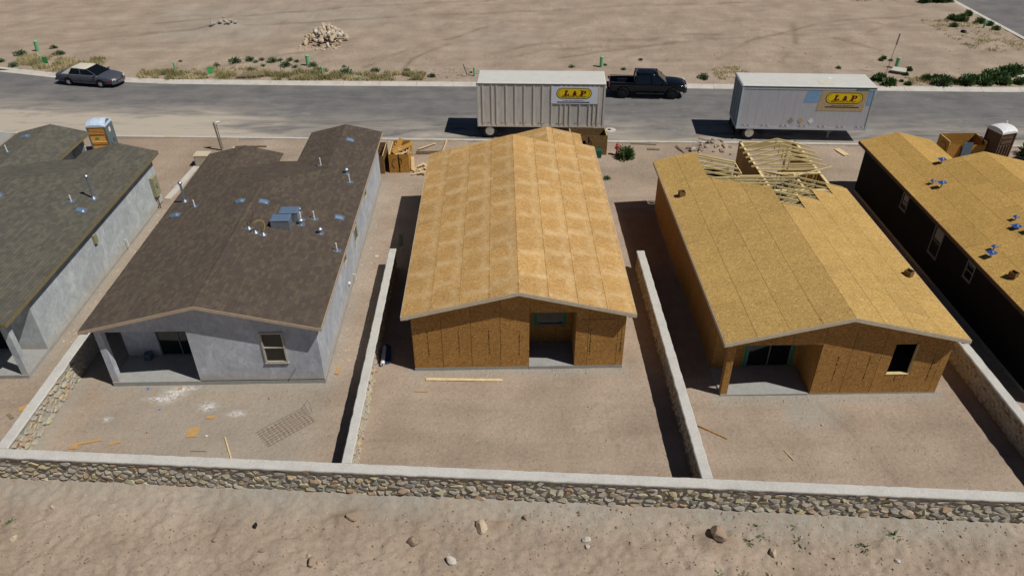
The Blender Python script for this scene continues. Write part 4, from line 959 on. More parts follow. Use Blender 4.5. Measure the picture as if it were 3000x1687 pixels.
# ---------------------------------------------------------------- box trailers
def letters(par, t, sx, y, cx, cz, name):
    """slab-serif L & P, dark maroon with an offset red under-letter"""
    L_ = [[(-.3, 0), (.32, 0), (.36, .3), (.26, .3), (.2, .12), (-.02, .12), (-.02, .88), (.1, .88), (.1, 1), (-.3, 1), (-.3, .88), (-.2, .88), (-.2, .12), (-.3, .12)]]
    P_o = [[(-.3, 0), (.1, 0), (.1, .12), (-.02, .12), (-.02, .38), (.12, .38), (.12, .5), (-.02, .5), (-.02, .88), (.12, .88), (.12, 1), (-.3, 1), (-.3, .88), (-.2, .88), (-.2, .12), (-.3, .12)],
           [(.12, .38), (.3, .44), (.4, .6), (.4, .78), (.3, .94), (.12, 1), (.12, .88), (.2, .84), (.25, .75), (.25, .63), (.2, .54), (.12, .5)]]
    amp = text_mesh('&', 1.25, 0, .02)
    for dz, dx, mt, yy, nm in ((-.035, .03, 'redlet', y, 'letter_shadow'), (0, 0, 'maroon', y-.004, 'letter')):
        for k, polys in ((-1, L_), (1, P_o)):
            b = MB()
            for pl in polys: b.prism([(cx+k*.45*t+dx+(u+v*.16)*sx, yy, cz+dz+(v-.5)*t*.27) for u, v in pl], (0, -.003, 0))
            b.build(nm, mt, par)
        m_ = amp.copy(); m_.materials.clear(); m_.materials.append(MT[mt])
        for v in m_.vertices: v.co = Vector((cx+dx+.02+v.co.x*sx*.62+v.co.y*.06, yy-.003-v.co.z, cz+dz-.5*t*.27+v.co.y*t*.27*1.1))
        link(nm, m_, par)
def stadium(cx, cz, hw, hh, y, n=10):
    r = hh; return [(cx+(hw-r)*s_+r*math.cos(a)*1, y, cz+r*math.sin(a)) for s_, a0 in ((1, -math.pi/2), (-1, math.pi/2)) for a in [a0+math.pi*i/n for i in range(n+1)]]
def logo(par, cx, cz, hw, y, bg, txt2, dark):
    """bilboard: stadium badge with letters, small print and a dark strip (the fine print is too small to read)"""
    hh = hw*.31
    b = link('logo_badge', None, par)
    MB().prism(stadium(cx, cz, hw, hh, y), (0, -.003, 0)).build('badge_border', 'signblk', par)
    MB().prism(stadium(cx, cz, hw-.045, hh-.045, y-.003), (0, -.003, 0)).build('badge_field', 'signyel', par)
    out = stadium(cx, cz, hw-.13, hh-.13, y-.007); inn = stadium(cx, cz, hw-.15, hh-.15, y-.007); n = len(out)
    m_ = MB()
    for i in range(n):
        a, c = out[i], out[(i+1) % n]; mxx = (a[0]+c[0])/2; 
        if a[2] > cz and abs(a[2]-c[2]) < .01:
            for g0, g1 in ((-.36, -.26), (.22, .32)): m_.add([(cx+g0*hw*1.4, a[1], inn[i][2]), (cx+g1*hw*1.4, a[1], inn[i][2]), (cx+g1*hw*1.4, a[1], a[2]), (cx+g0*hw*1.4, a[1], a[2])], [(0, 1, 2, 3)])
            continue
        if a[2] < cz and abs(a[2]-c[2]) < .01:
            for x0, x1 in ((-(hw-hh), -.45*hw), (.45*hw, hw-hh)): m_.add([(cx+x0, a[1], inn[i][2]), (cx+x1, a[1], inn[i][2]), (cx+x1, a[1], a[2]), (cx+x0, a[1], a[2])], [(0, 1, 2, 3)])
            continue
        m_.add([a, c, inn[(i+1) % n], inn[i]], [(0, 1, 2, 3)])
    m_.build('badge_inner_line', 'signblk', par, fix=False)
    letters(par, hw, hw*.44, y-.01, cx, cz+.03*hw, 'x')
    t_ = text_mesh('BUILDING SUPPLY', .13*hw/.78, 0, .002); t_.materials.append(MT['faintgold'])
    for v in t_.vertices: v.co = Vector((cx+v.co.x, y-.012, cz-hh+.1+v.co.y*.9))
    link('badge_text', t_, par)
    m_ = MB(); x = cx-hw*.62
    while x < cx+hw*.6:
        l = R.uniform(.025, .06); m_.box(x, x+l, y-.002, y, cz-hh-.155, cz-hh-.155+R.choice((.045, .06, .05))); x += l+R.choice((.014, .014, .05))
    m_.build('fine_print', txt2, par)
    MB().prism(stadium(cx-.03, cz-hh-.245, hw*.93, .032, y), (0, -.003, 0)).build('contact_strip', dark, par)
def wheel(par, x, y, r, w, rim, side=-1, hub=.55, z=None, tyre='black'):
    """wheel with its outer face towards side*y"""
    z = r if z is None else z; t = link('wheel', None, par, loc=(x, y, z)); n = 28
    prof = [(0, w*.5-.02, r*.58), (0, w*.5, r*.72), (0, w*.48, r*.93), (0, w*.36, r), (0, -w*.36, r), (0, -w*.5, r*.9), (0, -w*.5, r*.3)]
    b = MB(); rings = [[(q[2]*math.cos(2*math.pi*j/n), side*q[1], q[2]*math.sin(2*math.pi*j/n)) for j in range(n)] for q in prof]; b.loft(rings); b.build('tyre', tyre, t, smooth=False)
    prof = [(w*.5+.004, r*.6), (w*.5+.004, r*.54), (w*.36, r*.5), (w*.3, r*.3), (w*.44, r*.2), (w*.44, r*.02)]
    b = MB(); b.loft([[(q[1]*math.cos(2*math.pi*j/n), side*q[0], q[1]*math.sin(2*math.pi*j/n)) for j in range(n)] for q in prof]); b.build('rim', rim, t)
    y_ = side*(w*.37+.0); MB().tube([(0, y_, 0), (0, y_+side*.006, 0)], r*.44, 20).build('wheel_dish', 'black', t); MB().tube([(0, y_, 0), (0, y_+side*.07, 0)], r*.2, 12).build('hub', rim, t)
    return t
def trailer(loc, rz, L, h0, h1, label, ribs, sidem, two):
    T_ = thing('box_trailer', label, 'trailer', loc, rz, 'building supply trailers parked at the near kerb'); Wd = 2.55; z0, z1 = h0, h1
    MB().box(0, L, 0, Wd, z0+.1, z1-.03).build('body', sidem, T_)
    b = MB(); b.box(-.02, L+.02, -.02, Wd+.02, z0, z0+.16); b.build('bottom_rail', 'rib' if not two else 'tin2', T_)
    b = MB(); b.loft([[(-.03, -.03, z1-.05), (L+.03, -.03, z1-.05), (L+.03, Wd+.03, z1-.05), (-.03, Wd+.03, z1-.05)], [(-.03, -.03, z1-.01), (L+.03, -.03, z1-.01), (L+.03, Wd+.03, z1-.01), (-.03, Wd+.03, z1-.01)], [(.05, .12, z1+.025), (L-.05, .12, z1+.025), (L-.05, Wd-.12, z1+.025), (.05, Wd-.12, z1+.025)]]); b.build('roof', 'troof', T_)
    MB().box(-.015, L+.015, -.034, -.022, z1-.09, z1-.05).build('roof_gutter', 'darksteel', T_)
    for x in (-.03, L-.09):
        MB().box(x, x+.12, -.03, .0, z0, z1-.1).build('corner_post', 'trim' if two else 'tin', T_)
    if not two:
        for x in ribs: MB().box(x-.035, x+.035, -.04, 0, z0+.16, z1-.13).build('side_rib', 'rib', T_)
    else:
        MB().box(0, L, -.02, 0, z1-.22, z1-.12).build('top_rail', 'trim', T_)
        for x in np.arange(.61, L, .61): MB().box(x-.008, x+.008, -.004, 0, z0+.16, z1-.22).build('panel_seam', 'rib', T_)
    # reflective strips
    n = 7
    for i in range(n):
        x = .35+i*(L-1.1)/(n-1); m_ = MB(); m_.box(x, x+.14, -.026, -.02, z0+.24, z0+.28); m_.box(x+.3, x+.44, -.026, -.02, z0+.24, z0+.28); m_.build('reflector', 'redref', T_)
        if two: m_ = MB(); m_.box(x+.15, x+.29, -.026, -.02, z0+.24, z0+.28); m_.box(x+.45, x+.6, -.026, -.02, z0+.24, z0+.28); m_.build('reflector', 'white', T_)
    # rear doors (left end)
    for a, c in ((.08, Wd/2-.01), (Wd/2+.01, Wd-.08)):
        d_ = MB().box(-.035, 0, a, c, z0+.16, z1-.15).build('rear_door', 'doorblue', T_)
        for y in (a+.25, c-.25): MB().tube([(-.06, y, z0+.18), (-.06, y, z1-.2)], .016, 6).build('lock_rod', 'galv', d_)
    MB().box(-.06, 0, 0, Wd, z1-.15, z1-.05).build('door_header', 'trim' if two else 'rib', T_)
    # running gear
    MB().box(.3, 2.3, .75, 1.0, z0-.28, z0).build('frame_rail', 'black', T_); MB().box(.3, 2.3, 1.55, 1.8, z0-.28, z0).build('frame_rail', 'black', T_)
    xa = .8 if not two else .95; r = .52
    MB().tube([(xa, .2, r), (xa, Wd-.2, r)], .07, 8).build('axle', 'black', T_)
    for y, s_ in ((.16, -1), (.45, -1), (Wd-.45, 1), (Wd-.16, 1)): wheel(T_, xa, y, r, .27, 'rim', s_)
    for y in (.35, Wd-.35):
        b = MB(); b.bar((L-2.3, y, z0), (L-2.3, y, .15), .1, .1); b.bar((L-2.7, y, z0), (L-2.3, y, z0-.35), .05, .05); b.bar((L-1.9, y, z0), (L-2.3, y, z0-.35), .05, .05); b.box(L-2.45, L-2.15, y-.13, y+.13, .0, .05); b.build('landing_leg', 'greytrim', T_)
    b = MB(); b.box(-.1, -.02, .3, Wd-.3, .42, .52); b.box(-.08, -.02, .6, .68, .5, z0); b.box(-.08, -.02, Wd-.68, Wd-.6, .5, z0); b.build('rear_bumper', 'darksteel', T_)
    b = MB(); b.box(.05, .07, .05, .65, .15, z0); b.box(.05, .07, Wd-.65, Wd-.05, .15, z0); b.build('mud_flap', 'black', T_)
    return T_
zo = ROADZ+.01
rp = [(v-320)*.0072 for v in (370, 455, 500, 590, 675, 760, 848, 930, 1018, 1100, 1145, 1190, 1280, 1370, 1410, 1452)]
t1 = trailer((2.2, 24.6, zo), -.058, 8.58, .86, 3.93, 'white box trailer with vertical side ribs and a white L & P banner', rp, 'tin', False)
MB().box(4.98, 8.1, -.052, -.044, 2.56, 3.74).build('banner', 'signwhite', t1); logo(t1, 6.5, 3.28, 1.18, -.054, None, 'paleprint', 'navy')
t2 = trailer((19.85, 23.8, zo), -.075, 8.66, .83, 3.85, 'silver smooth-sided box trailer with tan L & P panel and blue patch', [], 'tin2', True)
MB().prism([(5.05, -.006, 2.2), (8.1, -.006, 2.2), (8.22, -.006, 3.6), (5.2, -.006, 3.6)], (0, -.006, 0)).build('sign_panel', 'signtan', t2); logo(t2, 6.72, 3.08, 1.2, -.014, None, 'fascia_dark', 'signblk')
MB().prism([(4.1, -.005, 2.75), (5.04, -.005, 2.75), (5.12, -.005, 3.55), (4.3, -.005, 3.55)], (0, -.002, 0)).build('paint_patch', 'bluepatch', t2)
MB().prism([(8.24, -.005, 2.6), (8.5, -.005, 2.6), (8.5, -.005, 3.55), (8.24, -.005, 3.55)], (0, -.002, 0)).build('paint_patch', 'bluepatch', t2)
MB().prism([(7.4, -.03, 3.66), (8.2, -.03, 3.66), (8.2, -.03, 3.74), (7.35, -.03, 3.74)], (0, -.002, 0)).build('green_decal', 'greentape', t2)
for i, (x, mt) in enumerate(((3.55, 'galv'), (4.2, 'signtan'), (4.87, 'white'))): MB().prism([(x, -.006, 1.25), (x+.2, -.006, 1.47), (x, -.006, 1.69), (x-.2, -.006, 1.47)], (0, -.01, 0)).build('placard', mt, t2)
MB().box(5.1, 6.0, .35, 1.2, 3.876, 3.884).build('roof_patch', 'cream', t2); MB().box(5.9, 6.15, 1.4, 1.75, 3.876, 3.884).build('roof_patch', 'white', t2); MB().box(8.64, 8.67, -.034, -.03, 1.9, 3.4).build('yellow_strap', 'yellow', t2)

# ---------------------------------------------------------------- vehicles
def shell(par, name, mat, stations, seclist, sub=2, cutters=()):
    """body lofted from cross sections; sec (y fraction, z) pairs"""
    rings = []
    for st in stations:
        x, hw, zb_, zs, zt_ = st; half = [(.0, zb_), (hw*.86, zb_), (hw*.97, zb_+.1), (hw, zb_+.3*(zs-zb_)+.08), (hw*1., zs-.06), (hw*.965, zs+.02), (hw*.8, zt_-.01), (hw*.42, zt_+.012), (0, zt_+.02)]
        rings.append([(x, -y, z) for y, z in half]+[(x, y, z) for y, z in half[-2:0:-1]])
    o = MB().loft(rings).build(name, mat, par, smooth=True); baked(o, [('SUBSURF', dict(levels=sub, render_levels=sub))])
    if cutters:
        b = MB()
        for x, z, r in cutters:
            for s_ in (-1, 1): b.tube([(x, s_*.55, z), (x, s_*1.5, z)], r, 24)
        c = b.build('cut', mat, par); bpy.context.view_layer.update(); baked(o, [('BOOLEAN', dict(operation='DIFFERENCE', object=c, solver='EXACT'))]); bpy.data.objects.remove(c)
    return o
def glass_house(par, base, roof, matg, name='windows'):
    o = MB().loft([base, [tuple(a[i]*.5+b_[i]*.5+(0 if i else 0) for i in range(3)) for a, b_ in zip(base, roof)], roof]).build(name, matg, par); return o
# sedan
cx_, cy_ = (-31.39-28.48)/2, (36.08+35.43)/2; yaw = math.atan2(35.43-36.08, 2.91); fwd = Vector((math.cos(yaw), math.sin(yaw), 0)); lft = Vector((-fwd.y, fwd.x, 0))
c0 = Vector((cx_, cy_, ROADZ+.03))+lft*.86
car = thing('parked_car', 'grey-blue four-door sedan with cream vinyl roof parked at the far kerb on the left', 'car', c0, yaw)
st = [(-2.72, .6, .42, .66, .74), (-2.66, .8, .3, .8, .88), (-2.4, .9, .24, .9, .97), (-1.7, .95, .2, .93, .99), (-.8, .96, .19, .93, .98), (.4, .96, .19, .92, .97), (1.2, .95, .2, .9, .97), (1.9, .93, .22, .85, .92), (2.35, .88, .25, .76, .83), (2.58, .78, .3, .66, .74), (2.66, .6, .38, .6, .66)]
shell(car, 'body', 'carpaint', st, None, 2, [(-1.46, .31, .38), (1.46, .31, .38)])
B_ = [(-1.95, -.84, .93), (1.3, -.82, .93), (1.3, .82, .93), (-1.95, .84, .93)]; T2_ = [(-1.15, -.66, 1.39), (.28, -.66, 1.39), (.28, .66, 1.39), (-1.15, .66, 1.39)]
glass_house(car, B_, T2_, 'carglass')
b = MB(); b.loft([[(-1.2, -.68, 1.37), (.32, -.68, 1.37), (.32, .68, 1.37), (-1.2, .68, 1.37)], [(-1.12, -.62, 1.43), (.22, -.62, 1.43), (.22, .62, 1.43), (-1.12, .62, 1.43)], [(-.9, -.4, 1.46), (.05, -.4, 1.455), (.05, .4, 1.455), (-.9, .4, 1.46)]]); b.build('vinyl_roof', 'cream', car, smooth=True)
for s_ in (-1, 1):
    MB().prism([(-2.02, s_*.855, .92), (-1.35, s_*.862, .92), (-1.02, s_*.69, 1.38), (-1.22, s_*.69, 1.38)], (0, -s_*.05, .0)).build('rear_pillar', 'cream', car)
    MB().bar((1.3, s_*.83, .93), (.3, s_*.67, 1.4), .05, .05).build('front_pillar', 'carpaint', car); MB().bar((-.22, s_*.835, .95), (-.3, s_*.68, 1.37), .05, .03).build('door_pillar', 'carpaint', car)
    MB().loft([[(1.02, s_*.88, .97), (1.18, s_*.88, .97), (1.18, s_*.88, 1.07), (1.02, s_*.88, 1.07)], [(1.04, s_*1.1, .98), (1.14, s_*1.1, .98), (1.14, s_*1.1, 1.07), (1.04, s_*1.1, 1.07)]]).build('mirror', 'chrome', car)
    MB().bar((2.5, s_*.78, .66), (2.62, s_*.5, .64), .1, .15).build('headlight', 'head', car); MB().bar((2.36, s_*.875, .64), (2.5, s_*.8, .64), .05, .12).build('indicator', 'redref', car)
    MB().bar((-2.2, s_*.955, .5), (2.2, s_*.955, .48), .02, .04).build('side_trim', 'darksteel', car); MB().bar((-1.72, s_*.85, .955), (1.2, s_*.85, .955), .03, .02).build('window_trim', 'chrome', car)
    for x in (-.35, .75): MB().box(x, x+.16, s_*.965-.012, s_*.965+.012, .76, .79).build('handle', 'chrome', car)
    for x in (-1.3, -.25, 1.02): MB().bar((x, s_*.962, .3), (x, s_*.958, .9), .012, .02).build('door_gap', 'black', car)
    for x in (-1.46, 1.46): wheel(car, x, s_*.84, .33, .21, 'rim', s_)
MB().prism([(-1.92, -.62, .965), (-1.92, .62, .965), (-1.24, .5, 1.36), (-1.24, -.5, 1.36)], (-.02, 0, .02)).build('rear_window', 'carglass', car)
MB().prism([(1.28, -.74, .965), (1.28, .74, .965), (.36, .58, 1.375), (.36, -.58, 1.375)], (.02, 0, .012)).build('windscreen', 'carglass', car)
b = MB(); b.box(2.6, 2.69, -.42, .42, .5, .71); g_ = b.build('grille', 'chrome', car)
for i in range(9): MB().box(2.69, 2.695, -.36+i*.085, -.31+i*.085, .52, .69).build('grille_slot', 'black', g_)
b = MB(); b.loft([[(2.5, -.86, z0), (2.72, -.5, z0), (2.78, 0, z0), (2.72, .5, z0), (2.5, .86, z0), (2.4, 0, z0)] for z0 in (.3, .47)]); b.build('front_bumper', 'carpaint', car); MB().bar((2.73, -.5, .47), (2.73, .5, .47), .1, .03).build('bumper_strip', 'chrome', car)
MB().box(-2.78, -2.6, -.8, .8, .36, .52).build('rear_bumper', 'carpaint', car)
# pickup
cx_, cy_ = (13.22+17.01)/2, (31.91+31.58)/2; yaw = math.atan2(-.33, 3.8); fwd = Vector((math.cos(yaw), math.sin(yaw), 0)); lft = Vector((-fwd.y, fwd.x, 0)); c0 = Vector((cx_, cy_, ROADZ+.045))+lft*.86
tr_ = thing('pickup_truck', 'black four-door pickup truck parked between the two trailers on the far side of the street', 'pickup truck', c0, yaw)
st = [(-2.98, .88, .56, 1.1, 1.16), (-2.9, .97, .52, 1.12, 1.18), (-2.0, 1.0, .5, 1.13, 1.18), (-1.05, 1.0, .48, 1.13, 1.18), (0, 1.0, .46, 1.13, 1.19), (1.1, 1.0, .46, 1.13, 1.22), (1.7, 1.0, .5, 1.13, 1.24), (2.5, .98, .5, 1.08, 1.18), (2.84, .92, .5, .98, 1.06), (2.96, .8, .52, .86, .94)]
body = shell(tr_, 'body', 'truckpaint', st, None, 2, [(-1.9, .42, .52), (1.9, .42, .52)])
b = MB().box(-2.86, -1.02, -.8, .8, .72, 1.6); c = b.build('cut', 'black', tr_); bpy.context.view_layer.update(); baked(body, [('BOOLEAN', dict(operation='DIFFERENCE', object=c, solver='EXACT'))]); bpy.data.objects.remove(c)
MB().box(-2.85, -1.03, -.79, .79, .70, .725).build('bed_liner', 'black', tr_)
for s_ in (-1, 1): MB().box(-2.3, -1.5, s_*.79-.14*(s_ > 0), s_*.79+.14*(s_ < 0), .72, .98).build('wheel_housing', 'darksteel', tr_); MB().bar((-2.9, s_*.9, 1.195), (-1.05, s_*.9, 1.195), .1, .02).build('bed_rail', 'darksteel', tr_)
B_ = [(-1.0, -.93, 1.15), (1.45, -.93, 1.15), (1.45, .93, 1.15), (-1.0, .93, 1.15)]; T2_ = [(-.9, -.76, 1.8), (.62, -.76, 1.8), (.62, .76, 1.8), (-.9, .76, 1.8)]
glass_house(tr_, B_, T2_, 'carglass')
b = MB(); b.loft([[(-.95, -.79, 1.77), (.7, -.79, 1.77), (.7, .79, 1.77), (-.95, .79, 1.77)], [(-.92, -.74, 1.85), (.56, -.74, 1.84), (.56, .74, 1.84), (-.92, .74, 1.85)], [(-.75, -.5, 1.875), (.4, -.5, 1.87), (.4, .5, 1.87), (-.75, .5, 1.875)]]); b.build('cab_roof', 'truckpaint', tr_, smooth=True)
MB().prism([(1.42, -.84, 1.2), (1.42, .84, 1.2), (.7, .7, 1.78), (.7, -.7, 1.78)], (.02, 0, .014)).build('windscreen', 'carglass', tr_)
for s_ in (-1, 1):
    for p, q, w in (((1.47, s_*.93, 1.15), (.66, s_*.77, 1.82), .08), ((.28, s_*.945, 1.15), (.2, s_*.8, 1.8), .07), ((-.97, s_*.94, 1.15), (-.9, s_*.78, 1.8), .14)): MB().bar(p, q, w, .05).build('cab_pillar', 'truckpaint', tr_)
    MB().loft([[(1.1, s_*.96, 1.2), (1.2, s_*.96, 1.2), (1.2, s_*.96, 1.4), (1.1, s_*.96, 1.4)], [(1.1, s_*1.22, 1.2), (1.18, s_*1.22, 1.2), (1.18, s_*1.22, 1.42), (1.1, s_*1.22, 1.42)]]).build('mirror', 'truckpaint', tr_)
    MB().bar((2.78, s_*.9, 1.0), (2.92, s_*.62, .97), .1, .17).build('headlight', 'head', tr_)
    MB().bar((-.9, s_*1.03, .44), (1.25, s_*1.03, .44), .14, .05).build('running_board', 'darksteel', tr_)
    MB().bar((-1.0, s_*.965, 1.155), (1.5, s_*.965, 1.155), .03, .02).build('window_trim', 'darksteel', tr_)
    for x in (-.65, .5): MB().box(x, x+.18, s_*1.0-.015, s_*1.0+.02, .98, 1.02).build('handle', 'darksteel', tr_)
    for x in (-1.02, .22, 1.35): MB().bar((x, s_*1.004, .55), (x, s_*1.0, 1.12), .012, .02).build('door_gap', 'darksteel', tr_)
    for x in (-1.9, 1.9): wheel(tr_, x, s_*.87, .43, .29, 'darksteel', s_)
    MB().bar((-2.99, s_*.9, .9), (-2.99, s_*.9, 1.12), .1, .04).build('tail_light', 'redref', tr_)
g_ = MB().box(2.86, 2.985, -.6, .6, .74, 1.0).build('grille', 'black', tr_); 
for i in range(4): MB().box(2.985, 2.992, -.58, .58, .77+i*.06, .785+i*.06).build('grille_bar', 'darksteel', g_)
b = MB(); b.loft([[(2.75, -.97, z0), (3.02, -.6, z0), (3.08, 0, z0), (3.02, .6, z0), (2.75, .97, z0), (2.7, 0, z0)] for z0 in (.46, .7)]); b.build('front_bumper', 'truckpaint', tr_); MB().box(-3.12, -2.95, -.9, .9, .5, .68).build('rear_bumper', 'darksteel', tr_)
MB().box(1.35, 1.42, -.02, .02, 1.25, 1.27).build('wiper_base', 'black', tr_)

# ---------------------------------------------------------------- portable toilets
def portable(loc, rz, name_label, wallm, sidem, roofm, kind_):
    p = thing('portable_toilet', name_label, 'portable toilet', loc, rz, 'portable toilets'); w, h = .56, 2.1
    MB().box(-w, w, -w, w, 0, .12).build('base', 'black', p)
    MB().box(-w+.02, w-.02, -w+.02, w-.02, .12, h).build('body', wallm, p)
    for sx_ in (-1, 1):
        for sy_ in (-1, 1): MB().box(sx_*w-.04, sx_*w+.04, sy_*w-.04, sy_*w+.04, .1, h).build('corner_post', sidem if kind_ == 0 else wallm, p)
    n = 11; rings = []
    ax = 0 if kind_ == 0 else 1
    for i in range(n):
        t = -1+2*i/(n-1); z = h+.05+.26*math.sqrt(max(0, 1-t*t*.96)); y = t*(w+.05)
        rings.append([(-w-.06, y, h-.03), (-w-.02, y, z-.05), (-w*.5, y, z+.02), (w*.5, y, z+.02), (w+.02, y, z-.05), (w+.06, y, h-.03)])
    MB().loft(rings).build('roof', roofm, p)
    if kind_ == 0:
        for z in (1.62, 1.72, 1.82, 1.92, .95, 1.04): MB().bar((-w+.1, -w-.005, z), (w-.1, -w-.005, z), .05, .035).build('louvre', wallm, p)
        d_ = MB().box(w-.01, w+.03, -w+.05, w-.05, .12, h+.0).build('door', sidem, p)
        b = MB(); b.prism([(w+.0, .38*math.cos(a), h+.3*math.sin(a)) for a in np.linspace(0, math.pi, 12)], (.035, 0, 0)).build('door_arch', sidem, p)
        MB().box(w+.031, w+.036, -.13, .12, 1.55, 1.85).build('notice', 'white', p)
        b = MB()
        for q, r_ in (((-.3, .95), (-.3, .72)), ((-.3, .72), (-.14, .74)), ((.3, 1.0), (.1, 1.0)), ((.1, 1.0), (.1, .9)), ((.1, .9), (.26, .88)), ((.26, .88), (.26, .78)), ((.26, .78), (.08, .76))): b.bar((w+.034, q[0], q[1]), (w+.034, r_[0], r_[1]), .035, .012)
        b.build('graffiti', 'signblk', p)
        MB().box(-.22, .02, -w-.008, -w, 1.28, 1.36).build('green_sticker', 'green', p)
    else:
        for x in (-.36, -.1, .14, .36): MB().bar((x, -w-.0, .3), (x, -w, 1.25), .1, .07).build('rib', wallm, p)
        MB().bar((-.4, -w, 1.75), (.4, -w, 1.75), .06, .05).build('rib', wallm, p); MB().box(-.42, .42, -w-.03, -w, 1.4, 1.6).build('panel', wallm, p)
        MB().tube([(.5, .3, h), (.5, .3, h+.4)], .05, 8).build('vent_stack', roofm, p)
    return p
portable((-22.6, 22.6, -.12), .06, 'orange-tan and grey portable toilet with pale blue roof behind the grey-green roof', 'porta_tan', 'porta_grey', 'porta_roof', 0)
portable((35.6, 19.95, -.12), .28, 'brown portable toilet with white domed roof at the right edge', 'porta_brown', 'porta_brown', 'white', 1)
# ---------------------------------------------------------------- OSB waste bins and scraps
def bin_(x0, x1, y0, y1, zt_, label, mat, gap=False, mark=True):
    t = thing('waste_bin', label, 'waste bin', ((x0+x1)/2, (y0+y1)/2, -.14), 0, 'OSB waste bins'); hx, hy = (x1-x0)/2, (y1-y0)/2; h = zt_+.14
    for nm, b in (('side_panel', MB().box(-hx, -hx+.02, -hy, hy, 0, h)), ('side_panel', MB().box(hx-.02, hx, -hy, hy, 0, h)), ('end_panel', MB().box(-hx+.02, hx-.02, hy-.02, hy, 0, h))): b.build(nm, mat, t)
    if gap: MB().box(-hx+.02, -.35, -hy, -hy+.02, 0, h*.82).build('end_panel', mat, t); MB().box(.2, hx-.02, -hy, -hy+.02, 0, h*.82).build('end_panel', mat, t); MB().box(-.35, .2, -hy, -hy+.02, 0, h*.5).build('end_panel', mat, t)
    else: MB().box(-hx+.02, hx-.02, -hy, -hy+.02, 0, h).build('end_panel', mat, t)
    for x in (-hx+.04, hx-.075):
        for y in (-hy+.03, hy-.06): MB().box(x, x+.035, y, y+.035, 0, h-.02).build('corner_stud', 'lumber', t)
    for x in (-hx+.03, hx-.07): MB().box(x, x+.04, -hy+.07, hy-.07, h-.09, h-.01).build('top_rail', 'lumber', t)
    if mark:
        b = MB(); y = -hy-.006
        arc = [(-.1-.24*math.cos(a)*1.0-.1, y, h*.5+.33*math.sin(a)) for a in np.linspace(-1.1, 1.35, 14)]
        for p, q in zip(arc, arc[1:]): b.bar(p, q, .022, .022, up=(0, 1, 0))
        arc = [(.02+.17*math.sin(a), y, h*.62+.2*math.cos(a)) for a in np.linspace(0, math.pi, 10)]
        for p, q in zip(arc, arc[1:]): b.bar(p, q, .022, .022, up=(0, 1, 0))
        b.bar((.01, y, h*.92), (.01, y, h*.1), .03, .02, up=(0, 1, 0)); b.build('painted_mark', 'signblk', t)
        b = MB(); z = h*.95
        while z > h*.08: l = R.uniform(.04, .12); b.box(-.04-R.uniform(0, .03), .03+R.uniform(0, .03), -hy-.004, -hy, z-l, z); z -= l*R.uniform(.9, 1.5)
        b.build('stain', 'print', t)
    return t
MT['osbbin'] = osb('osb_bin_yellow', (132, 88, 34), (178, 130, 60), (206, 162, 90))
bin_(-3.32, -2.05, 19.15, 21.3, 1.12, 'tall OSB waste bin full of lumber scraps with a hand-drawn C and P', 'osbbin')
bin_(-4.85, -3.62, 19.0, 21.1, 1.1, 'darker empty OSB waste bin half hidden behind the brown roof', 'osbd', mark=False)
bin_(8.3, 10.75, 21.5, 22.8, 1.2, 'dark weathered OSB waste bin behind the middle house by the hydrant', 'osbd')
b5 = bin_(32.5, 34.95, 19.95, 21.3, 1.2, 'open OSB waste bin with a notched front beside the brown portable toilet', 'osbbin', gap=True, mark=False)
for i in range(1):
    b = MB(); x = -1.235
    arc = [(x, -.1+.3*math.cos(a), .75+.33*math.sin(a)) for a in np.linspace(.6, 5.6, 16)]
    for p, q in zip(arc, arc[1:]): b.bar(p, q, .022, .022, up=(1, 0, 0))
    b.build('painted_mark', 'signblk', b5)
MB().prism([(33.35, 19.7, -.1), (33.95, 19.7, -.1), (34.0, 19.88, 1.15), (33.4, 19.88, 1.15)], (0, .04, 0)).build('leaning_sheet', 'slate', label='blue-grey sheet leaning on the notched waste bin', cat='sheet')
def scraps(cx, cy, rx, ry, n, z, label, group, mat='scrap', lmax=.9, stack=.0):
    for i in range(n):
        a = R.uniform(0, math.pi); l = R.uniform(.25, lmax); x = cx+R.uniform(-rx, rx); y = cy+R.uniform(-ry, ry)
        MB().box(-l/2, l/2, -.045, .045, 0, .038).build('lumber_offcut', mat, loc=(x, y, z+R.uniform(0, stack)+.02), rot=(R.uniform(-.15, .15), R.uniform(-.12, .12)*(1 if stack else .3), a), label=label, cat='lumber offcut', group=group)
scraps(-2.7, 20.1, .45, .8, 26, .78, 'pale lumber offcut heaped in the full OSB waste bin', 'offcuts inside the full waste bin', stack=.28)
for x, y, l, rz_, tl in ((-2.85, 20.4, 1.3, 1.2, .5), (-2.5, 20.2, 1.5, .6, .2)): MB().box(-l/2, l/2, -.16, .16, 0, .02).build('sheet_scrap', 'osbbin', loc=(x, y, 1.1), rot=(.3, -tl, rz_), label='large OSB scrap sticking out of the full waste bin'+(' at the left' if tl > .3 else ' at the right'), cat='sheet scrap')
scraps(-1.2, 19.5, .55, .7, 26, gz(-1.2, 19.5), 'pale lumber offcut scattered beside the full waste bin', 'offcuts on the dirt beside the full waste bin', stack=.16, lmax=1.0)
MB().box(-.45, .45, -.07, .07, 0, .04).build('treated_offcut', 'treated', loc=(-.62, 19.4, gz(-.62, 19.4)+.05), rot=(0, .1, 1.35), label='greenish treated board at the right end of the offcut pile', cat='board')
MB().bar((-1.85, 19.3, -.05), (-1.9, 19.9, .62), .2, .04).build('leaning_board', 'scrap', label='pale board leaning on the right side of the full waste bin', cat='board')
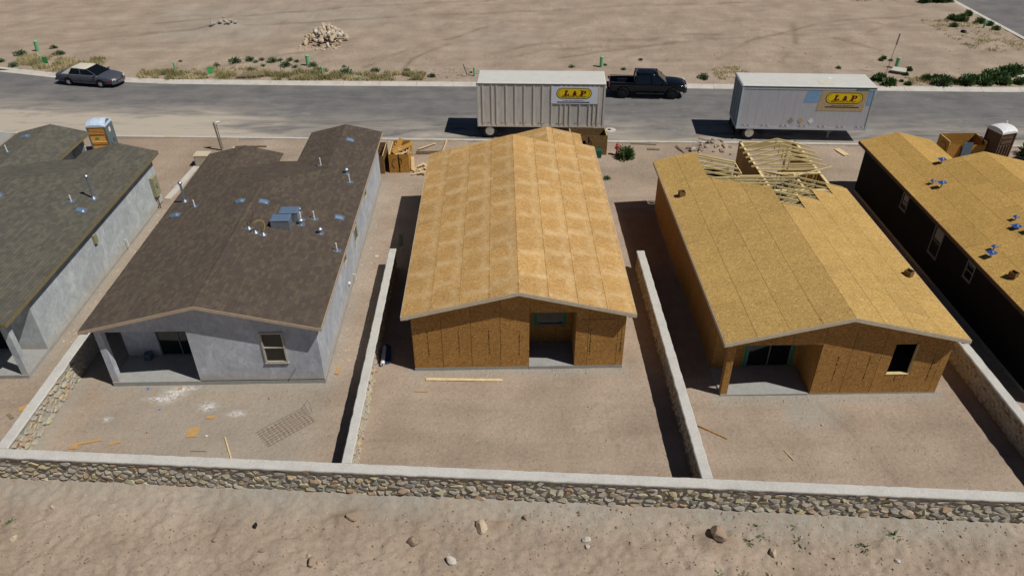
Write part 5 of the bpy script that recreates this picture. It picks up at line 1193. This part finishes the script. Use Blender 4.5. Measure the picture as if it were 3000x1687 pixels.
# form boards
fb = thing('form_boards', 'weathered form boards laid in an open rectangle between waste bin and middle house', 'form boards', (-1.9, 21.9, -.12))
MB().box(0, 1.9, 0, .05, 0, .2).build('board', 'grey_wood', fb); MB().bar((1.75, .05, .1), (1.95, 1.9, .1), .05, .16).build('board', 'scrap', fb); MB().bar((.1, .6, .1), (1.2, 1.5, .1), .09, .04).build('board', 'scrap', fb)
# planks and scraps in the yards
def plank(x0, y0, x1, y1, w, label, mat='scrap', t=.038, z=None, cat='board', name='plank'):
    z = max(gz(x0, y0), gz(x1, y1), gz((x0+x1)/2, (y0+y1)/2))+t/2+.012 if z is None else z
    return MB().bar((x0, y0, z), (x1, y1, z), w, t).build(name, mat, label=label, cat=cat)
plank(.5, -.62, 3.72, -.75, .14, 'long new two-by-six board on the dirt below the middle house front wall')
plank(11.25, -3.5, 12.3, -4.3, .05, 'thin brown lath leaning off the stone wall in the right yard', 'osbw', .03); plank(-7.0, -3.8, -6.42, -4.95, .05, 'thin pale stick in the left yard near the front wall')
plank(-8.1, -4.5, -7.5, -4.52, .025, 'very thin dark stick near the front wall in the left yard', 'grey_wood', .02); plank(.05, -1.35, .62, -1.4, .03, 'short thin stake on the dirt of the middle yard', 'orangeosb', .02); plank(14.3, -4.9, 14.5, -5.4, .03, 'small straw-coloured stick in the right yard', 'scrap', .02)
plank(15.6, 22.6, 15.9, 21.4, .09, 'dark board lying near the street left of the bare trusses', 'grey_wood'); plank(26.25, 21.9, 26.55, 20.9, .4, 'wide pale board lying alone near the street between the right houses', 'scrap'); plank(25.0, 22.75, 26.2, 22.7, .14, 'pale board lying along the kerb by the silver trailer')
plank(12.6, 23.15, 14.3, 22.95, .1, 'weathered board lying on the near kerb', 'grey_wood'); plank(17.2, 23.3, 17.9, 22.8, .12, 'brown board on the dirt mound at the kerb', 'osbw'); plank(-1.75, 10.3, -1.85, 11.4, .15, 'greenish board on the dirt beside the middle side wall', 'treated', .03); plank(-3.35, -.2, -3.28, .3, .12, 'short yellow-tan offcut at the right front corner of the stucco house', 'orangeosb')
plank(13.6, 22.3, 14.4, 22.2, .25, 'flat pale scrap near the hydrant by the kerb', 'grey_wood', .03)
def flat(x, y, w, l, rz_, label, mat='orangeosb', cat='sheet scrap', t=.012, pts=None):
    b = MB(); b.prism(pts or [(-w/2, -l/2, 0), (w/2*.9, -l/2*.96, 0), (w/2, l/2, 0), (-w/2*.96, l/2*.9, 0)], (0, 0, t)); return b.build('sheet_scrap', mat, loc=(x, y, max(gz(x, y), gz(x+w/3, y), gz(x-w/3, y), gz(x, y+l/3))+.015), rot=(0, 0, rz_), label=label, cat=cat)
flat(-8.33, -3.5, .42, .55, .05, 'square orange OSB scrap in the middle of the left yard'); flat(-7.9, -2.68, .32, .16, .1, 'small rectangular OSB scrap in the left yard near the wire mesh'); flat(-15.6, -1.95, .5, .32, .6, 'orange OSB scrap behind the left side wall', ); flat(-15.95, -2.45, .45, .14, -.7, 'narrow weathered scrap behind the left side wall', 'grey_wood')
flat(-12.2, -4.05, 1, .3, .05, 'bent L-shaped orange scrap near the front wall in the left yard', pts=[(-.55, -.22, 0), (-.3, -.22, 0), (-.3, -.02, 0), (.5, .14, 0), (.5, .26, 0), (-.5, .06, 0)]); flat(-11.15, -4.0, .4, .14, .4, 'small pointed orange scrap right of the bent one')
flat(-9.7, -.95, .18, .12, 0, 'tiny OSB scrap at the porch edge of the stucco house'); flat(-11.05, -.92, .1, .1, 0, 'small bright blue disc on the dirt at the stucco house porch', 'bluepl', 'disc'); flat(-10.1, -2.2, .1, .07, .3, 'tiny bright blue scrap in the left yard', 'bluepl', 'scrap')
flat(-2.85, 9.2, .2, .2, 0, 'flat stone chip beside the stucco wall', 'whiteRock', 'stone chip')
# wire mesh
wm = thing('wire_mesh', 'rusty sheet of welded wire mesh lying on the dirt of the left yard', 'wire mesh', (-4.75, -3.3, gz(-4.75, -3.3)+.07), .72)
for i in range(12): u = -.95+i*.172; MB().tube([(u, -.5, .0), (u+.03, -.2, .05*math.sin(i)), (u, .2, .03), (u+.02, .5, .06*math.cos(i))], .006, 4).build('wire', 'rust', wm)
for i in range(8): v = -.5+i*.142; MB().tube([(-1.05, v, .02), (-.4, v+.02, .04*math.sin(i*2)), (.3, v, .05), (1.05, v+.02, 0.01)], .006, 4).build('wire', 'rust', wm)
MB().tube([(1.0, .5, .05), (1.25, .55, .2), (1.2, .2, .35), (1.1, -.1, .1)], .008, 4).build('loose_wire', 'rust', wm)
wr = thing('housewrap_roll', 'white roll with blue wrap lying beside the middle side wall in the shadow edge', 'roll', (-1.45, .55, -.1), .06)
MB().tube([(0, -.3, .09), (0, .9, .09)], .09, 14).build('roll', 'white', wr); MB().tube([(0, -.301, .09), (0, -.31, .09)], .035, 10).build('core', 'signblk', wr); MB().prism([(.05, -.2, .02), (.35, -.1, .0), (.3, 1.0, .02), (.05, 1.2, .04)], (0, 0, .01)).build('loose_wrap', 'bluewrap', wr)
# side strip of rubble between the left houses, garage footing, cabinet with marker posts
MB().bar((-16.25, 15.9, -.13), (-15.9, 21.6, -.13), .38, .1).build('concrete_strip', 'kerb', label='narrow concrete strip beside the left house', cat='concrete strip')
cb = thing('utility_cabinet', 'low tan utility cabinet behind the left eave of the brown roof', 'utility cabinet', (-15.55, 20.7, -.12)); MB().box(-.45, .45, -.35, .35, 0, .7).build('body', 'tanbox', cb); MB().box(-.48, .48, -.38, .38, .7, .76).build('lid', 'fascia_tan', cb)
for i in range(8): MB().box(-.4, .4, -.365, -.352, .1+i*.07, .13+i*.07).build('vent_slot', 'rib', cb)
sp = thing('temporary_power_post', 'dark wooden temporary power post by the near kerb between the left houses', 'power post', (-15.1, 22.9, -.15), .2)
MB().bar((0, 0, 0), (-.12, 0, 2.0), .09, .09).build('post', 'grey_wood', sp); MB().bar((.1, .02, .1), (.02, .02, 1.85), .05, .05).build('conduit', 'greytrim', sp); MB().tube([(.05, 0, 1.98), (.3, 0, 2.0)], .07, 8).build('dish', 'white', sp)
fr = thing('post_frame', 'low timber frame on the ground beside the temporary power post', 'timber frame', (-14.4, 22.4, -.13)); MB().box(0, 2.2, 0, .06, 0, .1).build('board', 'scrap', fr); MB().box(0, .06, .08, .9, 0, .1).build('board', 'scrap', fr); MB().box(.1, 2.2, .9, .96, 0, .1).build('board', 'grey_wood', fr)
for i, (x, y) in enumerate(((-16.7, 15.6), (-16.45, 17.4), (-16.2, 19.4), (-16.05, 20.6))): MB().tube([(x, y, -.2), (x-.03, y, .3)], .012, 5).build('grade_stake', 'galv', label='thin metal stake along the concrete strip, '+('nearest the camera' if i == 0 else 'second from the camera' if i == 1 else 'third from the camera' if i == 2 else 'farthest, beside the cabinet'), cat='stake', group='stakes along the concrete strip')
# hydrant
hy = thing('fire_hydrant', 'faded red fire hydrant beside a round green bush near the kerb', 'fire hydrant', (11.45, 21.45, -.14))
MB().tube([(0, 0, 0), (0, 0, .06), (0, 0, .06), (0, 0, .62), (0, 0, .62), (0, 0, .68), (0, 0, .7), (0, 0, .8), (0, 0, .86)], [.17, .17, .11, .11, .16, .16, .13, .1, .04], 14).build('barrel', 'pink', hy)
MB().tube([(0, 0, .85), (0, 0, .93)], .03, 6).build('bonnet_nut', 'pink', hy); MB().tube([(-.2, 0, .5), (.2, 0, .5)], .055, 10).build('side_outlet', 'pink', hy); MB().tube([(0, -.2, .45), (0, 0, .45)], .075, 10).build('front_outlet', 'pink', hy)
MB().box(9.95, 10.35, 21.0, 21.5, -.12, .35).build('utility_pedestal', 'tgreen', label='dark green utility box behind the right eave of the middle house', cat='utility box')
# green risers, signs, stake, hatch in the far lot
def riser(x, y, label, r=.14, h=.75, tilt=0.):
    t = thing('utility_riser', label, 'utility riser', (x, y, gz(x, y)-.03), R.uniform(0, 3)); t.rotation_euler[1] = tilt
    MB().tube([(0, 0, 0), (0, 0, h)], r, 12).build('pipe', 'mint', t); MB().tube([(0, 0, h), (0, 0, h+.06), (0, 0, h+.1)], [r*1.12, r*1.12, r*.7], 12).build('lid', 'mint', t)
for a in ((-38.39, 45.0, 'thick mint green utility riser leaning in the lot behind the sedan', .17, .9, -.12), (-36.6, 42.0, 'mint green riser just behind the green yard sign by the sedan', .08, .5), (-23.97, 39.4, 'slim pale green riser in the grass right of the sedan', .07, .55),
          (-12.75, 40.0, 'thick mint green riser among the shrubs left of the white trailer', .17, .85), (-11.1, 37.7, 'slim mint green riser near the far kerb left of the white trailer', .08, .65), (1.6, 37.15, 'slim mint green riser at the left rear corner of the white trailer', .08, .65),
          (12.4, 39.1, 'thick mint green riser in the lot behind the black pickup', .16, .85), (37.35, 38.15, 'thick mint green riser beside the tall stake at the right', .16, .85), (50.8, 49.4, 'slim mint green riser near the side street kerb', .1, .7)): riser(*a)
def yard_sign(x, y, rz_, label):
    t = thing('yard_sign', label, 'yard sign', (x, y, gz(x, y)), rz_); MB().box(-.21, .21, -.015, .0, .35, .9).build('board', 'green', t)
    for s_ in (-.2, .2): MB().bar((s_, .0, 0), (s_, .0, .5), .05, .03).build('stake', 'scrap', t)
    b = MB()
    for i in range(4):
        x = -.2
        while x < .18: l = R.uniform(.03, .07); b.box(x, x+l, -.018, -.016,   .78-i*.1, .81-i*.1); x += l+.02
    b.build('fine_print', 'mint', t)
yard_sign(-35.25, 40.35, -.15, 'leaning green yard sign on the verge behind the sedan'); yard_sign(-20.2, 36.98+.25, .5, 'green yard sign by the kerb right of the sedan')
MB().bar((35.7, 36.4, 0), (36.2, 36.9, 3.0), .035, .035).build('marker_pole', 'grey_wood', label='tall thin leaning marker pole with a dark flag board at the right', cat='pole')
fl = MB().bar((36.1, 36.8, 2.2), (36.22, 36.92, 3.1), .1, .03).build('flag_board', 'fascia_dark', bpy.data.objects['marker_pole'])
MB().prism([(36.3, 36.9, .06), (37.3, 36.3, .06), (37.6, 36.9, .2), (36.7, 37.4, .2)], (0, 0, .06)).build('concrete_cover', 'kerb', label='tilted grey concrete lid on the dirt below the right mint riser', cat='lid')
MB().prism([(-18.2, 36.95, .02), (-16.6, 37.1, .05), (-15.8, 37.5, .04), (-16.4, 38.0, .1), (-17.5, 37.9, .12)], (0, 0, .08)).build('broken_slab', 'grey_wood', label='broken grey slab lying in the dry grass by the far kerb', cat='broken slab')
for x, y, lb in ((-10.9, 37.0, 'small mint green plastic scrap by the far kerb'), (-6.9, 37.0, 'flat pale green scrap in the grass by the far kerb')): flat(x-1, y+.3, .55, .3, .2, lb, 'mint', 'scrap')

# ---------------------------------------------------------------- rocks and clods
def rock_mesh(seed, sy=.8, sz=.6, rough=.35):
    rs = random.Random(seed); bm = bmesh.new(); bmesh.ops.create_icosphere(bm, subdivisions=2, radius=.5)
    for _ in range(5):
        n_ = Vector((rs.uniform(-1, 1), rs.uniform(-1, 1), rs.uniform(-1, 1))).normalized(); d_ = rs.uniform(.24, .4)
        for v in bm.verts:
            k = v.co.dot(n_)-d_
            if k > 0: v.co -= n_*k*.92
    for v in bm.verts: v.co += v.co.normalized()*noise.noise(v.co*3+Vector((seed, 0, 0)))*.1*rough*2; v.co.y *= sy; v.co.z *= sz
    me = bpy.data.meshes.new('rock'); bm.to_mesh(me); bm.free(); return me
RM = {}
def rock(x, y, s_, label, mat='paleRock', seed=None, group=None, z=None, rot=None, nm='rock', cat='rock'):
    sd = seed if seed is not None else R.randrange(6)
    if (sd, mat) not in RM: m_ = rock_mesh(sd, R.uniform(.6, .9), R.uniform(.5, .75)); m_.materials.append(MT[mat]); RM[(sd, mat)] = m_
    return link(nm, RM[(sd, mat)], None, (x, y, (gz(x, y)+s_*.12) if z is None else z), rot or (R.uniform(-.3, .3), R.uniform(-.3, .3), R.uniform(0, 6)), label, cat, group, scale=s_)
for a in ((2.95, -8.05, .62, 'largest pale tan rock lying below the front wall near the centre', 'paleRock', 1), (1.95, -9.3, .44, 'whitish rock casting a dark shadow at the bottom centre', 'whiteRock', 2), (.66, -8.5, .55, 'upright oblong tan rock below the front wall left of centre', 'brownRock', 3), (12.6, -9.25, .42, 'smooth pale orange rock in the lower right foreground', 'paleRock', 4),
          (6.5, -8.6, .34, 'flat pale rock lying above a smaller square one', 'whiteRock', 5), (6.53, -8.85, .2, 'small square pale rock just below the flat one', 'whiteRock', 0), (-2.6, -9.25, .42, 'reddish brown rock in the lower left foreground', 'brownRock', 5), (-2.75, -9.0, .2, 'small tan stone just above the reddish rock', 'paleRock', 0),
          (-12.95, -8.1, .3, 'pale stone at the lower left corner', 'paleRock', 3), (-12.2, -6.9, .24, 'flat pale stone under the front wall at far left', 'paleRock', 4), (-4.4, -8.75, .28, 'brown stone with a shadow left of the reddish rock', 'brownRock', 2), (-6.05, -8.3, .24, 'small brown stone in the left foreground', 'brownRock', 1),
          (4.5, -7.75, .28, 'dark brown clod close under the front wall', 'brownRock', 2), (-1.5, -7.6, .5, 'rounded brown clod half buried under the front wall', 'brownRock', 0), (10.9, -8.65, .8, 'long brown clod half buried under the wall right of centre', 'brownRock', 4), (16.6, -9.6, .22, 'small grey stone beside the crack in the lower right', 'whiteRock', 1)): rock(*a[:4], mat=a[4], seed=a[5])
for a in ((-5.85, -1.62, .16, 'small dark stone above the wire mesh in the left yard', 'brownRock', 2), (-3.3, -1.8, .16, 'small dark stone in the left yard close to the side wall shadow', 'brownRock', 0), (-10.1, -3.45, .15, 'small brown stone left of the square OSB scrap', 'brownRock', 1),
          (-7.75, -3.7, .14, 'small whitish stone just right of the square OSB scrap', 'whiteRock', 3), (-4.85, -7.75, .3, 'black charred lump below the front wall in the left foreground', 'black', 4), (4.6, -4.0, .12, 'small pale stone alone in the middle yard', 'paleRock', 5), (7.2, -2.4, .12, 'small pale stone right of the middle yard centre', 'paleRock', 2), (16.2, -3.6, .13, 'small pale stone in the right yard centre', 'whiteRock', 1)): rock(*a[:4], mat=a[4], seed=a[5])
for i in range(150):     # pile
    while True:
        x, y = R.gauss(0, .85), R.gauss(0, 1.15)
        if (x/2.1)**2+(y/2.9)**2 < 1: break
    h = 1.35*max(0, 1-math.hypot(x/2.2, y/3.0)); s_ = R.uniform(.28, .68)
    rock(-12.6+x, 47.6+y, s_, 'pale sandstone block in the rock heap on the dirt lot', R.choice(('paleRock', 'paleRock', 'whiteRock', 'paleRock')), R.randrange(6), 'rocks heaped on the dirt lot', z=-.05+h*R.uniform(.75, 1)+.05, rot=(R.uniform(0, 3), R.uniform(0, 3), R.uniform(0, 3)))
for i in range(22): rock(-12.4+R.uniform(-2.4, 2.2), 45.2+R.uniform(-.8, .6), R.uniform(.2, .38), 'small pale stone fallen at the foot of the rock heap', 'paleRock', R.randrange(6), 'stones at the foot of the rock heap')
for i in range(12): rock(-23.6+R.gauss(0, 1.0), 51.8+R.gauss(0, .5), R.uniform(.25, .5), 'grey dirt clod on the low mound in the far lot', 'mortar', R.randrange(6), 'clods on the low grey mound', z=gz(-23.6, 51.8)+R.uniform(-.1, .25))
for i in range(30): rock(17.5+R.uniform(-1.2, 1.8), 21.9+R.uniform(-.7, .6), R.uniform(.15, .55), 'chunk of broken dirt and concrete in the trench spoil beside the trusses', R.choice(('brownRock', 'brownRock', 'mortar')), R.randrange(6), 'spoil chunks beside the bare trusses')
rock(48.0, 47.9, .6, 'dark grey rock near the side street kerb', 'darksteel', 2)
# loose stones and chips too many to count
def litter(name, n, regions, mats, smin, smax, label, cat='stones'):
    b = MB()
    for _ in range(n):
        x0, x1, y0, y1 = R.choice(regions); x, y = R.uniform(x0, x1), R.uniform(y0, y1); s_ = R.uniform(smin, smax)*(R.random()**1.5+.3); z = gz(x, y); a = R.uniform(0, 6)
        p = [(x+s_*math.cos(a+k*2.1)*R.uniform(.6, 1), y+s_*math.sin(a+k*2.1)*R.uniform(.6, 1), z-.01) for k in range(3)]
        b.add(p+[(x+R.uniform(-.3, .3)*s_, y+R.uniform(-.3, .3)*s_, z+s_*R.uniform(.3, .8))], [(0, 1, 3), (1, 2, 3), (2, 0, 3)])
    b.build(name, mats, kind='stuff', label=label, cat=cat, fix=False)
fgz = [(-15, 22, -12, -7.2)]; yd = [(-13, -2, -5, -1), (-1.4, 10, -6, -.8), (11.2, 22, -7, -2.2)]
MT['chipP'] = plain('pale_chips', (198, 180, 156), .9); MT['chipB'] = plain('brown_pebbles', (140, 116, 96), .9)
litter('pebbles', 4200, fgz, 'chipB', .015, .085, 'scattered brown pebbles on the bank below the front wall'); litter('pale_chips', 1100, fgz+yd, 'chipP', .015, .05, 'pale stone chips scattered over yards and bank')
litter('yard_pebbles', 2600, yd, 'chipB', .012, .045, 'small brown pebbles on the yard dirt'); litter('side_rubble', 1100, [(-16.2, -14.9, 0, 15), (-3.6, -2.2, 0, 18)], 'chipP', .02, .09, 'stone rubble strewn along the strips between the houses')
litter('verge_stones', 700, [(-38, 44, 36.6, 44), (22, 48, 36, 50)], 'chipB', .03, .1, 'stones strewn on the dirt verge beyond the street')
litter('mortar_droppings', 900, [(-13, 1, -7.7, -6.2), (1, 21, -8.9, -7.4), (0, 9, -.5, -.1), (13, 21, -2.4, -2)], 'mortar', .02, .08, 'grey mortar droppings along the foot of walls and slabs')

# ---------------------------------------------------------------- plants
def shrub_mesh(seed, n, mat, spread=1., w=.07, up=.5, root=False):
    rs = random.Random(seed); b = MB(); b.tone = []
    for i in range(n):
        a = rs.uniform(0, 6.283); e = math.acos(rs.uniform(.02, 1)); r0 = rs.uniform(.1, .75); r1 = r0+rs.uniform(.18, .4)
        if root: r0 = .0
        d = Vector((math.cos(a)*math.sin(e)*spread, math.sin(a)*math.sin(e)*spread, math.cos(e)*up*1.5+.08)); d += Vector((rs.gauss(0, .12), rs.gauss(0, .12), rs.gauss(0, .08)))
        p, q = d*r0*.5, d*r1*.5; t = d.cross(Vector((rs.uniform(-1, 1), rs.uniform(-1, 1), rs.uniform(-1, 1)))).normalized()*w*.5*rs.uniform(.5, 1.3)
        m_ = (p+q)/2; b.add([p, m_+t, q, m_-t], [(0, 1, 2, 3)]); b.tone.append(max(0, min(.74, rs.gauss(.36, .2))))
    return b.mesh('shrub', mat, fix=False)
SH = [shrub_mesh(i, 420, 'shrub', .9, .1) for i in range(3)]; SH2 = [shrub_mesh(10+i, 900, 'shrub2', .85, .075, .62) for i in range(2)]; SW = [shrub_mesh(20+i, 46, 'shrub2', 1., .1, .3, True) for i in range(2)]
def shrubs(pts, label, group, meshes, smin, smax, cat='shrub', first=None, ordn=True):
    pts = sorted(pts)
    for i, p in enumerate(pts):
        s_ = p[2] if len(p) > 2 else R.uniform(smin, smax)
        link('shrub' if cat == 'shrub' else cat, R.choice(meshes), None, (p[0], p[1], gz(p[0], p[1])-.04), (0, 0, R.uniform(0, 6)), (nth(i)+' of the '+label) if ordn else label, cat, group, scale=(s_, s_, s_*R.uniform(.85, 1.1)))
shrubs([(-40.26, 42.2, .9), (-39.3, 43.85, 1.3), (-38.45, 40.84, 1.1), (-37.4, 45.9, .9), (-36.27, 43.48, .65), (-35.76, 43.73, 1.0), (-40.0, 44.2, .6)], 'green shrubs scattered behind the sedan', 'shrubs behind the sedan', SH, .6, 1)
shrubs([(-20.74, 40.28, .8), (-19.46, 41.36, 1.3), (-18.3, 41.87, 1.0), (-17.6, 41.2, .6), (-17.22, 41.77, .7), (-16.18, 41.35, 1.15), (-15.55, 41.56, .65), (-14.71, 41.53, .75), (-14.76, 40.16, 1.15), (-14.03, 41.19, .6), (-13.81, 39.6, .7), (-12.38, 39.9, 1.0), (-17.45, 39.09, .8), (-16.7, 40.2, .55), (-24.3, 41.6, .5)], 'green shrubs in the row behind the dry grass', 'shrubs behind the dry grass strip', SH, .5, 1)
shrubs([(-11.67, 38.52, 1.1), (-9.7, 39.9, .5), (-9.2, 37.93, 1.5), (-6.82, 38.67, 1.0), (-4.15, 38.47, .9), (-1.94, 37.12, .9), (-4.1, 37.7, .5), (1.3, 37.9, .4)], 'green shrubs left of the white trailer beyond the kerb', 'shrubs left of the white trailer', SH, .5, 1)
shrubs([(9.84, 38.93, .7), (14.2, 38.39, .6), (15.98, 40.57, .55), (20.42, 35.95, 1.2), (12.75, 39.5, .5), (32.36, 38.03, .6)], 'small shrubs beyond the kerb between the two trailers', 'shrubs between the trailers', SH, .5, 1)
shrubs([(34.4, 35.3, .9), (34.62, 35.05, 1.4), (34.9, 33.95, 1.5), (37.34, 40.69, .7), (36.82, 40.06, .6), (37.75, 40.19, .5), (38.23, 37.7, .8), (37.34, 36.39, .7), (36.46, 33.99, .8), (36.26, 34.72, .5), (38.45, 35.07, 1.1), (39.27, 35.19, 1.0)], 'green shrubs around the marker pole', 'shrubs around the marker pole', SH2, .5, 1)
shrubs([(39.16, 33.9, 1.7), (40.2, 34.2, 1.0), (41.15, 34.0, 1.7), (42.0, 34.4, 1.6), (42.6, 33.9, 1.6), (43.27, 34.4, 1.7), (44.1, 33.95, 1.5), (44.35, 34.9, 1.8), (45.0, 35.8, 1.7), (45.67, 35.9, 1.9), (46.6, 36.6, 1.9), (45.4, 33.95, 1.2), (43.7, 35.4, 1.5)], 'dark green bushes in the right kerb corner thicket', 'bushes in the thicket at the right', SH2, 1, 1.5)
shrubs([(49.97, 52.16, 1.6), (49.3, 52.6, 1.2), (48.25, 50.14, 1.0), (51.6, 53.9, 1.1), (51.4, 51.27, 1.3), (51.9, 50.3, .9), (51.7, 48.9, 1.0), (49.6, 59.2, 1.8), (50.69, 59.5, 2.0), (51.25, 59.23, 1.8), (51.9, 59.2, 1.8)], 'green shrubs along the side street at the upper right', 'shrubs along the side street', SH2, 1, 1.5)
link('shrub', SH2[0], None, (11.95, 21.0, -.16), (0, 0, 1), 'round bright green bush beside the fire hydrant', 'shrub', None, scale=(1.5, 1.4, 1.7)); link('shrub', SH[1], None, (10.35, 17.95, -.15), (0, 0, 1), 'small green weed beside the far right eave of the middle house', 'shrub', None, scale=.6)
link('shrub', SH2[1], None, (38.4, 20.6, -.16), (0, 0, 1), 'green bush behind the brown portable toilet', 'shrub', None, scale=1.6)
shrubs([(11.96, -8.75, .62), (10.68, -9.9, .55), (11.48, -10.05, .5), (12.24, -10.15, .7), (13.56, -8.8, .62), (16.89, -8.65, .75), (12.36, -8.2, .4), (13.65, -8.25, .42), (12.43, -8.6, .45), (21.1, -9.1, .4), (15.73, -9.05, .6), (14.1, -10.2, .5), (-13.4, -7.4, .5)], 'small green weeds on the bank below the front wall', 'weeds on the bank below the front wall', SW, .4, .6, cat='weed')
def grass(name, n, regs, label, h0=.12, h1=.42):
    b = MB(); b.tone = []
    for _ in range(n):
        x0, x1, y0, y1 = R.choice(regs); cx, cy = R.uniform(x0, x1), R.uniform(y0, y1)
        if fbm(cx*.8, cy*1.1, 3) < -.02: continue
        tn = min(.74, max(0, .42+fbm(cx*.4+9, cy*.5, 2)*.7)); z = gz(cx, cy)
        for _ in range(5):
            x, y = cx+R.gauss(0, .1), cy+R.gauss(0, .1); h = R.uniform(h0, h1); a = R.uniform(0, 6.28); l = R.uniform(.02, .2); w = R.uniform(.012, .035)
            b.add([(x-w*math.sin(a), y+w*math.cos(a), z-.02), (x+w*math.sin(a), y-w*math.cos(a), z-.02), (x+l*math.cos(a), y+l*math.sin(a), z+h)], [(0, 1, 2)]); b.tone.append(min(.74, max(0, tn+R.gauss(0, .14))))
    b.build(name, 'drygrass', kind='stuff', label=label, cat='grass', fix=False)
grass('dry_grass', 6500, [(-26.5, -23, 37.3, 39), (-24, -15, 36.9, 39.6), (-24, -15, 36.9, 38.6), (-15, -9.5, 36.5, 38.8), (-15, -9.5, 36.5, 38.8), (-10, -4, 36.3, 38.2), (-4.5, -2.6, 36.3, 37.8)], 'dry yellow grass along the far kerb left of the white trailer')
grass('dry_grass', 2400, [(-38.8, -36, 40.8, 43.6), (-36.5, -30.3, 39.1, 42.5), (-36, -31, 39.4, 41.5)], 'dry and green grass patch behind the sedan')
grass('dry_grass', 2600, [(21.5, 24.5, 35.5, 38.5), (37, 39.5, 33.8, 36), (40, 41, 33.8, 35.5), (46, 52, 42, 48), (46, 52.2, 42, 50), (46, 51.8, 50, 52.5), (40, 47, 60, 63)], 'sparse dry grass in the lot at the right', .05, .25)
# sticks and short debris on the verge
b = MB()
for _ in range(60):
    x, y = R.uniform(-6, 2), R.uniform(36.6, 39); a = R.uniform(0, 3.1); l = R.uniform(.1, .4); z = gz(x, y)+.02; b.bar((x, y, z), (x+l*math.cos(a), y+l*math.sin(a), z+.03), .02, .02)
b.build('twigs', 'grey_wood', kind='stuff', label='loose twigs on the verge by the white trailer', cat='twigs')
MB().tube([(1.0, 37.0, 0), (.75, 37.3, .6), (.7, 37.2, .9), (1.0, 37.0, .1), (1.6, 36.8, .0)], .02, 5).build('bent_cable', 'black', label='bent black cable sticking up beside the trailer corner riser', cat='cable')
